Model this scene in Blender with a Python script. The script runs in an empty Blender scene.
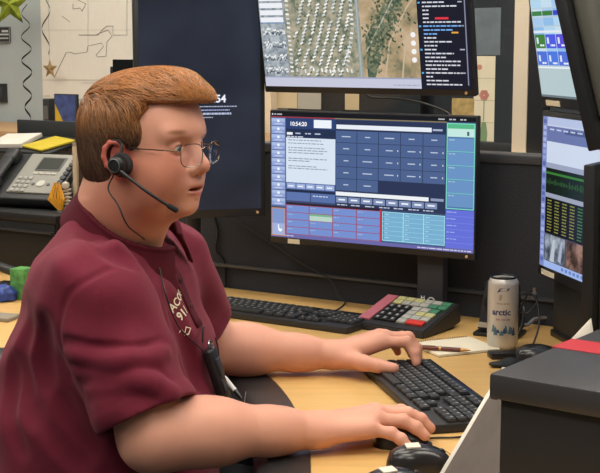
import bpy, bmesh, math, random
import numpy as np
import openvdb
from mathutils import Vector, Matrix
random.seed(7)
SC = bpy.context.scene
COL = SC.collection
PI = math.pi
# ------------------------------------------------------------------ camera
CAMZ, PITCH, FPX = 1.385, math.radians(8.3), 1300.0
DESK = 0.74
cam_d = bpy.data.cameras.new('camera'); cam = bpy.data.objects.new('camera', cam_d); COL.objects.link(cam)
cam.location = (0, 0, CAMZ); cam.rotation_euler = (PI/2 - PITCH, 0, 0)
cam_d.sensor_width = 36; cam_d.lens = 36*FPX/600; cam_d.clip_start = .05
SC.camera = cam
cp, sp = math.cos(PITCH), math.sin(PITCH)
def ray(px, py):
    x, y = (px-300)/FPX, (236.5-py)/FPX
    return Vector((x, cp + y*sp, -sp + y*cp))
def W(px, py, zc): return Vector((0, 0, CAMZ)) + ray(px, py)*zc            # a survey point at a depth
def D(px, py, z=DESK):                                                      # a survey point on a level plane
    r = ray(px, py); return Vector((0, 0, CAMZ)) + r*((z-CAMZ)/r.z)
def VP(px, py, p, n):                                                       # a survey point on an upright plane
    r = ray(px, py); p = Vector(p); n = Vector(n); c = Vector((0, 0, CAMZ))
    return c + r*((p-c).dot(n)/r.dot(n))

# ------------------------------------------------------------------ materials
def lin(c):
    if isinstance(c, str):
        c = c.lstrip('#'); c = [int(c[i:i+2], 16)/255 for i in (0, 2, 4)]
    return [x/12.92 if x <= .04045 else ((x+.055)/1.055)**2.4 for x in c]
MATS = {}
def mat(name, col='808080', rough=.5, metal=0, spec=.5, emit=None, es=1.0, noise=0, nscale=40, bump=0, bscale=200, alpha=None, sss=0, trans=0, coat=0, stretch=None):
    if name in MATS: return MATS[name]
    m = bpy.data.materials.new(name); m.use_nodes = True; MATS[name] = m
    nt = m.node_tree; b = nt.nodes['Principled BSDF']
    c = lin(col)+[1]
    b.inputs['Base Color'].default_value = c
    b.inputs['Roughness'].default_value = rough; b.inputs['Metallic'].default_value = metal
    b.inputs['Specular IOR Level'].default_value = spec
    if coat: b.inputs['Coat Weight'].default_value = coat; b.inputs['Coat Roughness'].default_value = .1
    if sss: b.inputs['Subsurface Weight'].default_value = sss; b.inputs['Subsurface Radius'].default_value = (.01, .004, .002); b.inputs['Subsurface Scale'].default_value = .6
    if trans: b.inputs['Transmission Weight'].default_value = trans
    if emit:
        b.inputs['Emission Color'].default_value = lin(emit)+[1]; b.inputs['Emission Strength'].default_value = es
    if noise or bump:
        tc = nt.nodes.new('ShaderNodeTexCoord'); vec = tc.outputs['Object']
        if stretch:
            mp = nt.nodes.new('ShaderNodeMapping'); mp.inputs['Scale'].default_value = stretch
            nt.links.new(vec, mp.inputs['Vector']); vec = mp.outputs['Vector']
    if noise:
        n = nt.nodes.new('ShaderNodeTexNoise'); n.inputs['Scale'].default_value = nscale; n.inputs['Detail'].default_value = 5
        nt.links.new(vec, n.inputs['Vector'])
        r = nt.nodes.new('ShaderNodeValToRGB')
        r.color_ramp.elements[0].position = .3; r.color_ramp.elements[1].position = .7
        r.color_ramp.elements[0].color = [max(0, x*(1-noise)) for x in c[:3]]+[1]
        r.color_ramp.elements[1].color = [min(1, x*(1+noise)) for x in c[:3]]+[1]
        nt.links.new(n.outputs['Fac'], r.inputs['Fac']); nt.links.new(r.outputs['Color'], b.inputs['Base Color'])
    if bump:
        n2 = nt.nodes.new('ShaderNodeTexNoise'); n2.inputs['Scale'].default_value = bscale; n2.inputs['Detail'].default_value = 3
        nt.links.new(vec, n2.inputs['Vector'])
        bp = nt.nodes.new('ShaderNodeBump'); bp.inputs['Strength'].default_value = bump; bp.inputs['Distance'].default_value = .002
        nt.links.new(n2.outputs['Fac'], bp.inputs['Height']); nt.links.new(bp.outputs['Normal'], b.inputs['Normal'])
    return m
def attr_mat(name, rough, sss=0, bump=0, bscale=300, spec=.5, sheen=0, aniso=0):
    m = mat(name, 'ffffff', rough, spec=spec, sss=sss, bump=bump, bscale=bscale)
    nt = m.node_tree; a = nt.nodes.new('ShaderNodeAttribute'); a.attribute_name = 'tone'
    nt.links.new(a.outputs['Color'], nt.nodes['Principled BSDF'].inputs['Base Color'])
    if sheen: nt.nodes['Principled BSDF'].inputs['Sheen Weight'].default_value = sheen
    return m
def screen_mat(name, col, es=1.0):
    m = mat('screen_'+name, '050505', .25, spec=.3, emit=col, es=es); return m

# ------------------------------------------------------------------ mesh building
class MB:
    def __init__(s): s.bm = bmesh.new(); s.mats = []
    def _mi(s, m):
        if m is None: return 0
        if m not in s.mats: s.mats.append(m)
        return s.mats.index(m)
    def _add(s, t, m, M=None):
        if M is not None: bmesh.ops.transform(t, matrix=M, verts=t.verts)
        i = s._mi(m)
        for f in t.faces: f.material_index = i
        me = bpy.data.meshes.new('t'); t.to_mesh(me); t.free(); s.bm.from_mesh(me); bpy.data.meshes.remove(me); return s
    def box(s, c, d, m=None, bev=0, seg=2, rot=None, M=None):
        t = bmesh.new(); bmesh.ops.create_cube(t, size=1)
        bmesh.ops.scale(t, vec=d, verts=t.verts)
        if bev: bmesh.ops.bevel(t, geom=t.edges[:], offset=min(bev, min(d)*.49), segments=seg, affect='EDGES', profile=.5)
        X = Matrix.Translation(c)
        if rot is not None: X = X @ (rot.to_4x4() if hasattr(rot, 'to_4x4') else rot)
        if M is not None: X = M @ X
        return s._add(t, m, X)
    def tube(s, pts, r, m=None, n=8, cap=True):
        pts = [Vector(p) for p in pts]; k = len(pts); rs = r if hasattr(r, '__len__') else [r]*k
        t = bmesh.new(); rings = []; pn = None
        for i, p in enumerate(pts):
            d = (pts[min(i+1, k-1)] - pts[max(i-1, 0)]).normalized()
            if pn is None: pn = d.orthogonal().normalized()
            pn = (pn - d*pn.dot(d)).normalized(); q = d.cross(pn)
            rings.append([t.verts.new(p + (pn*math.cos(2*PI*j/n) + q*math.sin(2*PI*j/n))*rs[i]) for j in range(n)])
        for a, b in zip(rings, rings[1:]):
            for j in range(n): t.faces.new((a[j], a[(j+1) % n], b[(j+1) % n], b[j]))
        if cap: t.faces.new(rings[0][::-1]); t.faces.new(rings[-1])
        return s._add(t, m)
    def lathe(s, prof, m=None, n=32, M=None):
        t = bmesh.new(); rings = []
        for r, z in prof: rings.append([t.verts.new((max(r, 1e-5)*math.cos(2*PI*j/n), max(r, 1e-5)*math.sin(2*PI*j/n), z)) for j in range(n)])
        for a, b in zip(rings, rings[1:]):
            for j in range(n): t.faces.new((a[j], a[(j+1) % n], b[(j+1) % n], b[j]))
        t.faces.new(rings[0][::-1]); t.faces.new(rings[-1])
        return s._add(t, m, M)
    def prism(s, poly, z0, z1, m=None, bev=0, M=None):
        t = bmesh.new(); vs = [t.verts.new((x, y, z0)) for x, y in poly]; f = t.faces.new(vs)
        if f.normal.z > 0: f.normal_flip()
        g = bmesh.ops.extrude_face_region(t, geom=[f]); bmesh.ops.translate(t, vec=(0, 0, z1-z0), verts=[v for v in g['geom'] if isinstance(v, bmesh.types.BMVert)])
        bmesh.ops.recalc_face_normals(t, faces=t.faces)
        if bev: bmesh.ops.bevel(t, geom=[e for e in t.edges if abs(e.verts[0].co.z-e.verts[1].co.z) < 1e-6], offset=bev, segments=3, affect='EDGES', profile=.5)
        return s._add(t, m, M)
    def quad(s, vs, m=None):
        t = bmesh.new(); t.faces.new([t.verts.new(v) for v in vs]); return s._add(t, m)
    def grid(s, rows, m=None, closed=False):
        t = bmesh.new(); R = [[t.verts.new(v) for v in r] for r in rows]
        for a, b in zip(R, R[1:]):
            n = len(a)
            for j in range(n if closed else n-1): t.faces.new((a[j], a[(j+1) % n], b[(j+1) % n], b[j]))
        return s._add(t, m)
    def mesh(s, me, m=None, M=None):
        t = bmesh.new(); t.from_mesh(me); return s._add(t, m, M)
    def build(s, name, m=None, parent=None, smooth=35, recalc=True):
        if recalc: bmesh.ops.recalc_face_normals(s.bm, faces=s.bm.faces)
        me = bpy.data.meshes.new(name); s.bm.to_mesh(me); s.bm.free()
        for x in (s.mats or [m]): me.materials.append(x)
        return link(name, me, parent, smooth)
def link(name, me, parent=None, smooth=35):
    o = bpy.data.objects.new(name, me); COL.objects.link(o)
    if parent is not None: o.parent = parent
    if smooth:
        me.polygons.foreach_set('use_smooth', [True]*len(me.polygons))
        if smooth < 180:
            try: me.set_sharp_from_angle(angle=math.radians(smooth))
            except Exception: pass
    return o
def tag(o, label=None, cat=None, group=None, kind=None):
    for k, v in (('label', label), ('category', cat), ('group', group), ('kind', kind)):
        if v: o[k] = v
    return o
def empty(name, loc, rz=0, label=None, cat=None, group=None):
    o = bpy.data.objects.new(name, None); COL.objects.link(o); o.location = loc; o.rotation_euler = (0, 0, rz); o.empty_display_size = .05
    return tag(o, label, cat, group)
def rebase(o):                                   # move a mesh's origin to the centre of its foot
    me = o.data; n = len(me.vertices); a = np.empty(n*3, np.float32); me.vertices.foreach_get('co', a); a = a.reshape(-1, 3)
    lo, hi = a.min(0), a.max(0); c = np.array([(lo[0]+hi[0])/2, (lo[1]+hi[1])/2, lo[2]])
    a -= c; me.vertices.foreach_set('co', a.ravel()); o.location = c; me.update(); return o
def copy_tree(o, parent=None):
    c = o.copy(); COL.objects.link(c); c.parent = parent
    for ch in list(o.children): copy_tree(ch, c)
    return c
def text_mesh(s, size, align='LEFT', ext=0, bold=0):
    cu = bpy.data.curves.new('t', 'FONT'); cu.body = s; cu.size = size; cu.align_x = align; cu.extrude = ext; cu.offset = bold; cu.resolution_u = 3
    o = bpy.data.objects.new('t', cu); COL.objects.link(o)
    bpy.context.view_layer.update()
    me = bpy.data.meshes.new_from_object(o.evaluated_get(bpy.context.evaluated_depsgraph_get()))
    bpy.data.objects.remove(o); bpy.data.curves.remove(cu); return me
def spline(pts, n=8):                            # Catmull-Rom through points
    P = [Vector(p) for p in pts]; P = [P[0]*2-P[1]] + P + [P[-1]*2-P[-2]]; out = []
    for i in range(1, len(P)-2):
        for k in range(n):
            t = k/n; a, b, c, d = P[i-1], P[i], P[i+1], P[i+2]
            out.append(.5*((2*b) + (c-a)*t + (2*a-5*b+4*c-d)*t*t + (3*b-a-3*c+d)*t**3))
    out.append(P[-2]); return out
# ------------------------------------------------------------------ signed-distance modelling
class SDF:
    def __init__(s, lo, hi, v):
        s.lo = np.array(lo, float); s.v = v; s.n = np.ceil((np.array(hi)-s.lo)/v).astype(int)+1
        s.g = np.full(s.n, .06, np.float32)
        s.ax = [(s.lo[i]+np.arange(s.n[i])*v).astype(np.float32) for i in range(3)]
    def box(s, lo, hi):
        a = np.clip(np.floor((np.array(lo)-s.lo)/s.v).astype(int), 0, s.n); b = np.clip(np.ceil((np.array(hi)-s.lo)/s.v).astype(int)+1, 0, s.n)
        sl = tuple(slice(int(a[i]), int(b[i])) for i in range(3))
        X = s.ax[0][sl[0]][:, None, None]; Y = s.ax[1][sl[1]][None, :, None]; Z = s.ax[2][sl[2]][None, None, :]
        return sl, X, Y, Z
    def put(s, lo, hi, fn, k=.01, op='add', m=.04):
        sl, X, Y, Z = s.box(np.array(lo)-m, np.array(hi)+m)
        g = s.g[sl]
        if g.size == 0: return
        d = fn(X, Y, Z).astype(np.float32)
        if op == 'add': s.g[sl] = smin(g, d, k)
        elif op == 'sub': s.g[sl] = -smin(-g, d, k)
        elif op == 'cut': s.g[sl] = -smin(-g, -d, k)
    def rc(s, a, b, ra, rb, k=.01, op='add'):
        a, b = np.array(a, float), np.array(b, float); r = max(ra, rb)
        s.put(np.minimum(a, b)-r, np.maximum(a, b)+r, f_rc(a, b, ra, rb), k, op)
    def ell(s, c, r, R=None, k=.01, op='add'):
        c = np.array(c, float); R = np.eye(3) if R is None else np.array(R, float); m = max(r)
        s.put(c-m, c+m, f_ell(c, r, R), k, op)
    def sample(s, P):
        q = (np.asarray(P, float)-s.lo)/s.v; q = np.clip(q, 0, s.n-1.001); i = np.floor(q).astype(int); f = q-i; o = 0
        for dx in (0, 1):
            for dy in (0, 1):
                for dz in (0, 1):
                    w = (f[:, 0] if dx else 1-f[:, 0])*(f[:, 1] if dy else 1-f[:, 1])*(f[:, 2] if dz else 1-f[:, 2])
                    o = o + w*s.g[i[:, 0]+dx, i[:, 1]+dy, i[:, 2]+dz]
        return o
    def grad(s, P):
        e = s.v*1.5; P = np.asarray(P, float)
        g = np.stack([s.sample(P+e*np.eye(3)[i])-s.sample(P-e*np.eye(3)[i]) for i in range(3)], 1)
        return g/np.maximum(np.linalg.norm(g, axis=1, keepdims=True), 1e-6)
    def snap(s, P, off=0, it=6):
        P = np.array(P, float)
        for _ in range(it): P = P - s.grad(P)*((s.sample(P)-off)*.8)[:, None]
        return P
    def hit(s, px, py, off=0):                   # first surface point seen along a direction
        r = np.array(ray(px, py)); r /= np.linalg.norm(r); o = np.array([0, 0, CAMZ])
        t = np.arange(1.4, 2.9, .001); P = o+t[:, None]*r; ins = np.all((P > s.lo) & (P < s.lo+(s.n-1)*s.v), axis=1)
        d = np.where(ins, s.sample(P), 1); i = np.argmax(d < off); return P[i]
    def mesh(s, name):
        G = openvdb.FloatGrid(.06); G.copyFromArray(s.g); G.transform = openvdb.createLinearTransform(1.0)
        p, q = G.convertToQuads(0.0)
        p = p*s.v + s.lo; me = bpy.data.meshes.new(name)
        me.vertices.add(len(p)); me.vertices.foreach_set('co', p.astype(np.float32).ravel())
        nq = len(q); me.loops.add(nq*4); me.polygons.add(nq)
        me.loops.foreach_set('vertex_index', q[:, ::-1].astype(np.int32).ravel())
        me.polygons.foreach_set('loop_start', np.arange(nq, dtype=np.int32)*4)
        me.update(calc_edges=True); me.validate()
        return me, p
def smin(a, b, k):
    if k <= 0: return np.minimum(a, b)
    h = np.maximum(k-np.abs(a-b), 0)/k
    return np.minimum(a, b) - h*h*k*.25
def f_rc(a, b, ra, rb):
    ba = b-a; L = max(float(ba@ba), 1e-12)
    def f(X, Y, Z):
        x, y, z = X-a[0], Y-a[1], Z-a[2]
        t = np.clip((x*ba[0]+y*ba[1]+z*ba[2])/L, 0, 1)
        return np.sqrt((x-t*ba[0])**2+(y-t*ba[1])**2+(z-t*ba[2])**2)-(ra+(rb-ra)*t)
    return f
def f_ell(c, r, R):
    def f(X, Y, Z):
        x, y, z = X-c[0], Y-c[1], Z-c[2]
        u = [R[i][0]*x+R[i][1]*y+R[i][2]*z for i in range(3)]
        k0 = np.sqrt(sum((u[i]/r[i])**2 for i in range(3))); k1 = np.sqrt(sum((u[i]/r[i]**2)**2 for i in range(3)))
        return np.where(k1 > 1e-6, k0*(k0-1)/np.maximum(k1, 1e-6), -min(r))
    return f
def set_tone(me, cols):
    a = me.color_attributes.new('tone', 'FLOAT_COLOR', 'POINT')
    c = np.ones((len(me.vertices), 4), np.float32); c[:, :3] = cols; a.data.foreach_set('color', c.ravel())
# ------------------------------------------------------------------ the seated operator
HS = .985
HO = np.array(W(140, 143.5, 2.13))
th = math.radians(27); dn = math.radians(0)
F0 = np.array([math.cos(th), -math.sin(th), 0]); HR = np.array([-math.sin(th), -math.cos(th), 0]); UP = np.array([0, 0, 1.])
HF = F0*math.cos(dn) - UP*math.sin(dn); HU = UP*math.cos(dn) + F0*math.sin(dn)
HM = np.stack([HF, HR, HU])                       # forward, wearer's right, up
def H(a, b, c): return HO + HS*(a*HF + b*HR + c*HU)
def tilt(axis, deg):                              # head axes turned about one of themselves
    q = Matrix.Rotation(math.radians(deg), 3, axis); return np.array(q) @ HM
VOX = .0023
B = SDF((-.58, 1.78, .66), (.27, 2.68, 1.37), VOX)
def he(c, r, k=.012, op='add', R=None): B.ell(H(*c), [x*HS for x in r], HM if R is None else R, k, op)
def hc(a, b, ra, rb, k=.01, op='add'): B.rc(H(*a), H(*b), ra*HS, rb*HS, k, op)
# skull and face
he((-.006, 0, .03), (.103, .078, .089), 0)
he((.04, 0, .034), (.071, .066, .06), .03)
he((.042, 0, -.03), (.062, .064, .075), .03)
he((.03, 0, -.066), (.065, .062, .044), .03)
he((.022, .03, -.085), (.05, .034, .034), .02); he((.022, -.03, -.085), (.05, .034, .034), .02)
for s_ in (1, -1):
    he((.062, .036*s_, -.042), (.034, .03, .034), .025)
    he((.04, .05*s_, -.06), (.04, .022, .04), .025)
    hc((.098, .008*s_, .024), (.086, .046*s_, .022), .011, .010, .018)
he((.087, 0, -.099), (.020, .025, .017), .016)
he((.08, 0, -.066), (.03, .034, .03), .02)
# neck with the fold under the chin
hc((.045, 0, -.098), (-.005, 0, -.105), .028, .046, .03)
NB = np.array([-.318, 2.185, 1.045])
hc((-.02, 0, -.055), (-.045, 0, -.1), .062, .064, .03)
B.rc(H(-.035, 0, -.08), NB, .062*HS, .066, .03)
B.rc(H(.0, 0, -.10), NB+np.array([.022, -.006, .0]), .050, .056, .03)
# eye sockets, nose, lips
for s_ in (1, -1): he((.104, .033*s_, -.002), (.014, .019, .0115), .014, 'sub')
hc((.098, 0, .006), (.118, 0, -.028), .0095, .0125, .012)
he((.1205, 0, -.034), (.0118, .0122, .0108), .008)
for s_ in (1, -1):
    he((.109, .0135*s_, -.0395), (.0115, .0085, .0088), .006)
    he((.1135, .0065*s_, -.0475), (.0045, .0032, .0035), .003, 'sub')
he((.098, 0, -.062), (.012, .026, .014), .012)
for s_ in (1, -1):
    hc((.1055, .004*s_, -.0635), (.094, .023*s_, -.0685), .0062, .0035, .006)
    hc((.1035, .0, -.0785), (.094, .02*s_, -.074), .0078, .0045, .006)
he((.109, 0, -.0708), (.014, .021, .0026), .004, 'sub')
for s_ in (1, -1):                                # eyelids
    he((.0875, .0325*s_, -.002), (.0138, .0145, .0132), .004)
    he((.1005, .0325*s_, -.0035), (.0075, .0125, .0036), .002, 'sub')
# ears
for s_ in (1, -1):
    def E_(a, out, c): return (.010+a*.82, s_*(.0755+out), -.019+c*.86)
    B.ell(H(*E_(0, .004, .0)), [.013*HS, .008*HS, .024*HS], tilt('Z', 14*s_), .008)
    rim = [(.012, .002, .012), (.013, .006, .024), (.004, .011, .032), (-.008, .015, .031), (-.018, .018, .02), (-.021, .018, .004), (-.016, .015, -.012), (-.006, .009, -.024)]
    for p, q in zip(rim, rim[1:]): hc(E_(*p), E_(*q), .0042, .0042, .003)
    he(E_(.003, .009, -.029), (.009, .0045, .011), .006)
    he(E_(.001, .016, .002), (.0105, .0105, .017), .004, 'sub')
    he(E_(.013, .006, -.006), (.005, .005, .008), .004)
# torso (under the shirt) in its own forward / left axes
TC = np.array([-.31, 2.19]); ty = math.radians(-10)
TF = np.array([math.cos(ty), math.sin(ty)]); TL = np.array([-math.sin(ty), math.cos(ty)])
def T(a, b, z): return np.array([TC[0]+a*TF[0]+b*TL[0], TC[1]+a*TF[1]+b*TL[1], z])
TZ = [.50, .68, .80, .91, 1.00, 1.045, 1.075, 1.11]
TBK = [-.20, -.21, -.203, -.171, -.136, -.116, -.088, -.07]
TFR = [.13, .17, .172, .148, .112, .082, .05, .025]
TW = [.23, .228, .225, .212, .198, .165, .10, .075]
def f_torso(inset, z0=.5, z1=1.12):
    def f(X, Y, Z):
        x, y = X-TC[0], Y-TC[1]; a = x*TF[0]+y*TF[1]; b = x*TL[0]+y*TL[1]
        bk = np.interp(Z, TZ, TBK)+inset; fr = np.interp(Z, TZ, TFR)-inset; w = np.interp(Z, TZ, TW)-inset
        ca = (bk+fr)/2; ra = (fr-bk)/2; n = 2.3
        q = (np.abs((a-ca)/ra)**n + np.abs(b/w)**n)**(1/n)
        d = (q-1)*np.minimum(ra, w)
        return np.maximum(d, np.maximum(z0-Z, Z-z1)+0*X)
    return f
tlo, thi = np.array([-.56, 1.9, .5]), np.array([-.08, 2.46, 1.14])
B.put(tlo, thi, f_torso(.032), .03)
# arms
SR, ER, WR = np.array([-.318, 1.985, 1.0]), np.array([-.222, 1.925, .798]), np.array([.03, 2.02, .777])
SL, EL, WL = np.array([-.245, 2.385, .985]), np.array([-.19, 2.5, .798]), np.array([.07, 2.525, .779])
def mid(a, b, t): return a+(b-a)*t
B.rc(SR, ER, .054, .050, .03); B.rc(SL, EL, .054, .048, .03)
for S_, E_2, W_, k in ((SR, ER, WR, 1), (SL, EL, WL, .95)):
    B.rc(E_2, mid(E_2, W_, .35), .050*k, .049*k, .03)
    B.rc(mid(E_2, W_, .3)+np.array([0, 0, .004]), mid(E_2, W_, .75), .050*k, .035*k, .03)
    B.rc(mid(E_2, W_, .7), W_, .037*k, .028*k, .02)
B.rc(ER+np.array([-.005, 0, -.01]), mid(ER, WR, .2), .046, .046, .02)
# hands: palm fan + five finger chains
def hand(wrist, fingers, thumb, palm_r, side):
    pts = [np.array(wrist)]+[np.array(p) for f in fingers for p in f]+[np.array(p) for p in thumb]
    lo, hi = np.min(pts, 0)-.02, np.max(pts, 0)+.02
    def f(X, Y, Z):
        palm = None
        for i, fg in enumerate(fingers):
            w2 = np.array(wrist)+np.array(side)*(i-1.5)*.012
            d = f_rc(w2, np.array(fg[0]), palm_r*1.08, palm_r*.86)(X, Y, Z)
            palm = d if palm is None else smin(palm, d, .014)
        fin = None
        for i, fg in enumerate(fingers):
            r0 = (.0112, .0116, .0111, .0098)[i]; rr = [r0*1.06, r0*1.0, r0*.93, r0*.8]; c = None
            for j in range(3):
                d = f_rc(np.array(fg[j]), np.array(fg[j+1]), rr[j], rr[j+1])(X, Y, Z); c = d if c is None else smin(c, d, .003)
            for j in (1, 2):                      # knuckle swell
                d = f_rc(np.array(fg[j]), np.array(fg[j])+1e-4, rr[j]*1.07, rr[j]*1.07)(X, Y, Z); c = smin(c, d, .004)
            fin = c if fin is None else smin(fin, c, .0012)
        c = None; rr = [.0185, .0158, .0132, .0108]
        for j in range(3):
            d = f_rc(np.array(thumb[j]), np.array(thumb[j+1]), rr[j], rr[j+1])(X, Y, Z); c = d if c is None else smin(c, d, .006)
        for fg in fingers:                        # raised knuckle row
            d = f_rc(np.array(fg[0])+np.array([-.002, 0, .004]), np.array(fg[0])+np.array([.002, 0, .004]), .0095, .0095)(X, Y, Z); palm = smin(palm, d, .008)
        palm = smin(palm, c, .012)
        return smin(palm, fin, .006)
    B.put(lo, hi, f, .018)
FR = [  # index (far side) to little finger (near side)
 [(.122, 2.084, .787), (.168, 2.098, .785), (.190, 2.101, .775), (.205, 2.102, .763)],
 [(.126, 2.061, .791), (.176, 2.071, .788), (.198, 2.073, .778), (.214, 2.072, .764)],
 [(.121, 2.037, .788), (.167, 2.042, .785), (.188, 2.038, .775), (.202, 2.033, .763)],
 [(.110, 2.012, .780), (.146, 2.010, .774), (.161, 2.005, .766), (.172, 1.999, .756)]]
TR = [(.055, 2.062, .775), (.088, 2.096, .768), (.120, 2.112, .762), (.148, 2.114, .757)]
hand(WR, FR, TR, .0185, (0, -1, 0))
FL = [  # index (near side) to little finger (far side)
 [(.163, 2.518, .806), (.211, 2.511, .808), (.226, 2.502, .788), (.229, 2.494, .7705)],
 [(.167, 2.541, .811), (.216, 2.538, .811), (.232, 2.534, .790), (.236, 2.530, .7705)],
 [(.160, 2.563, .807), (.206, 2.564, .806), (.221, 2.563, .786), (.226, 2.562, .7705)],
 [(.148, 2.583, .799), (.183, 2.589, .796), (.195, 2.590, .782), (.199, 2.590, .7690)]]
TLh = [(.090, 2.498, .776), (.122, 2.470, .776), (.153, 2.456, .773), (.181, 2.447, .7705)]
hand(WL, FL, TLh, .0185, (0, 1, 0))
B.rc((.16, 2.088, .772), (.15, 2.02, .765), .001, .001, 0)
me, P = B.mesh('person')
tone = np.tile(np.array(lin('dba088')), (len(P), 1))
def blend(mask, col): 
    global tone
    m = np.clip(mask, 0, 1)[:, None]; tone = tone*(1-m)+np.array(lin(col))*m
def near(c, r): return np.clip(1.6-np.linalg.norm(P-c, axis=1)/r*1.6, 0, 1)
HL = (P-HO) @ HM.T / HS
def el(c, r): return np.clip(2-2*np.sqrt(sum(((HL[:, i]-c[i])/r[i])**2 for i in range(3)))+.6, 0, 1)
for s_ in (1, -1):
    blend(.6*el((.06, .05*s_, -.045), (.05, .04, .045)), 'b5664f')
    blend(.9*el((.010, .086*s_, -.018), (.028, .03, .042)), 'c8685a')
    blend(.5*el((.098, .0325*s_, -.012), (.02, .022, .012)), 'a8604c')
    blend(.8*el((.101, .0325*s_, .0015), (.006, .015, .003)), '3c2418')       # lashes
    blend(.85*el((.094, .034*s_, .024), (.014, .022, .005)), '8a5a3c')       # brows
blend(.45*el((.118, 0, -.036), (.016, .016, .016)), 'b96450')
blend(.8*np.maximum(el((.1, 0, -.0655), (.016, .024, .0055)), el((.1, 0, -.0775), (.016, .021, .0065))), 'a8554a')
blend(.4*el((.0, .05, -.1), (.06, .06, .05)), 'b5664f')
rng = np.random.default_rng(3)
for hf in FR+FL+[TR, TLh]:
    blend(.35*near(np.array(hf[3]), .012), 'cf7f68'); blend(.25*near(np.array(hf[1]), .012), 'b8705a')
nz = sum(np.sin(P @ rng.normal(size=3)*f+rng.uniform(0, 6)) for f in (25, 40, 60, 90))/4
tone *= (1+.07*nz)[:, None]
set_tone(me, tone)
skin = attr_mat('skin', .5, sss=.12, bump=.08, bscale=500, spec=.35)
person = link('person', me, None, 180); me.materials.append(skin)
tag(person, 'red-haired person in glasses and a maroon polo shirt, sitting and typing at the desk', 'person')
mod = person.modifiers.new('s', 'SMOOTH'); mod.factor = .5; mod.iterations = 2
def eye_mesh():
    bm = bmesh.new()
    for s_ in (1, -1):
        t = bmesh.new(); bmesh.ops.create_uvsphere(t, u_segments=24, v_segments=16, radius=.0122*HS)
        c = H(.0878, .0325*s_, -.0028); R = Matrix([[HF[i], HR[i], HU[i]] for i in range(3)]).to_4x4()
        bmesh.ops.transform(t, matrix=Matrix.Translation(c) @ R, verts=t.verts)
        m2 = bpy.data.meshes.new('t'); t.to_mesh(m2); t.free(); bm.from_mesh(m2)
    m = bpy.data.meshes.new('eyes'); bm.to_mesh(m); bm.free()
    p = np.array([v.co for v in m.vertices]); c = np.tile(np.array(lin('e6ded6')), (len(p), 1))
    for s_ in (1, -1):
        g = H(.0878+.012, .0325*s_, -.0045); d = np.linalg.norm(p-g, axis=1)
        c[d < .0066] = lin('5b6b70'); c[d < .0032] = lin('0a0a0a')
    set_tone(m, c); return m
em = eye_mesh(); eo = link('eyes', em, None, 180); em.materials.append(attr_mat('eye_gloss', .12))
with bpy.context.temp_override(active_object=person, selected_editable_objects=[person, eo], object=person, selected_objects=[person, eo]):
    bpy.ops.object.join()

# ---- polo shirt
S = SDF((-.60, 1.76, .50), (-.06, 2.66, 1.16), .003)
def f_folds(base, amp, comps):
    def f(X, Y, Z):
        d = base(X, Y, Z); w = 0
        for (kx, ky, kz, ph, a) in comps:
            u = kx*X+ky*Y+kz*Z+ph; w = w + a*np.sin(u + .9*np.sin(.37*u+3*X*9-4*Z*7))
        return d - amp*w
    return f
S.put(tlo, thi, f_folds(f_torso(0), .0030, [(12, 20, 46, .3, 1), (-30, 14, 38, 1, .7), (9, -40, 22, 2, .6)]), 0)
for sg in (-1, 1):                                # trapezius and shoulder cap
    S.rc(T(-.03, .03*sg, 1.040), T(-.012, .175*sg, 1.010), .060, .068, .05)
HRr, HLl = mid(SR, ER, .86), mid(SL, EL, .70)     # sleeve ends
def sleeve(Sh, El_, hem, r0, r1, comps):
    ax = (El_-Sh)/np.linalg.norm(El_-Sh); end = hem+ax*.05
    tube = f_rc(Sh, end, r0, r1)
    inner = f_rc(hem-ax*.012, end+ax*.02, r1-.009, r1-.004)
    def f(X, Y, Z):
        d = f_folds(tube, .0030, comps)(X, Y, Z)
        h = (X-hem[0])*ax[0]+(Y-hem[1])*ax[1]+(Z-hem[2])*ax[2]
        band = -.0016*np.clip(1-np.abs(h+.012)/.0135, 0, 1)**.3
        d = np.maximum(d+band, h)
        return np.maximum(d, -np.maximum(inner(X, Y, Z), -h-.012))
    return f, np.minimum(Sh, end)-r0, np.maximum(Sh, end)+r0
fs, lo_, hi_ = sleeve(SR+np.array([0, .005, .004]), ER+np.array([0, 0, .004]), HRr, .086, .078, [(30, 18, 62, 0, 1), (-55, 30, 40, 1, .8), (70, -20, 25, 2, .5)])
S.put(lo_, hi_, fs, .028)
fs, lo_, hi_ = sleeve(SL, EL, HLl, .082, .074, [(30, 18, 62, 0, 1), (-55, 30, 40, 1, .6)])
S.put(lo_, hi_, fs, .028)
# creases: under the arm, across the sleeve, along the waist
def crease(pts, r, k, op): 
    for p, q in zip(pts, pts[1:]): S.rc(p, q, r, r, k, op)
def on_arm(t, ang, A=SR, Z_=ER, r=.11):           # a point outside the sleeve, t along it, ang about it (0 = towards the viewer)
    ax = (Z_-A)/np.linalg.norm(Z_-A); e1 = np.array([0, -1., 0]); e1 -= ax*(e1@ax); e1 /= np.linalg.norm(e1); e2 = np.cross(ax, e1)
    return A+(Z_-A)*t+r*(math.cos(ang)*e1+math.sin(ang)*e2)
def fold(pts, depth=.004, w=.010, k=.012):
    P_ = S.snap(np.array(pts), w-depth, 10); P_ = np.array(spline([tuple(p) for p in P_], 5)); P_ = S.snap(P_, w-depth, 4)
    for p, q in zip(P_, P_[1:]): S.rc(p, q, w, w, k, 'sub')
def ridge(pts, up=.003, w=.008, k=.016):
    P_ = S.snap(np.array(pts), up-w, 10); P_ = np.array(spline([tuple(p) for p in P_], 5)); P_ = S.snap(P_, up-w, 4)
    for p, q in zip(P_, P_[1:]): S.rc(p, q, w, w, k)
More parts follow.
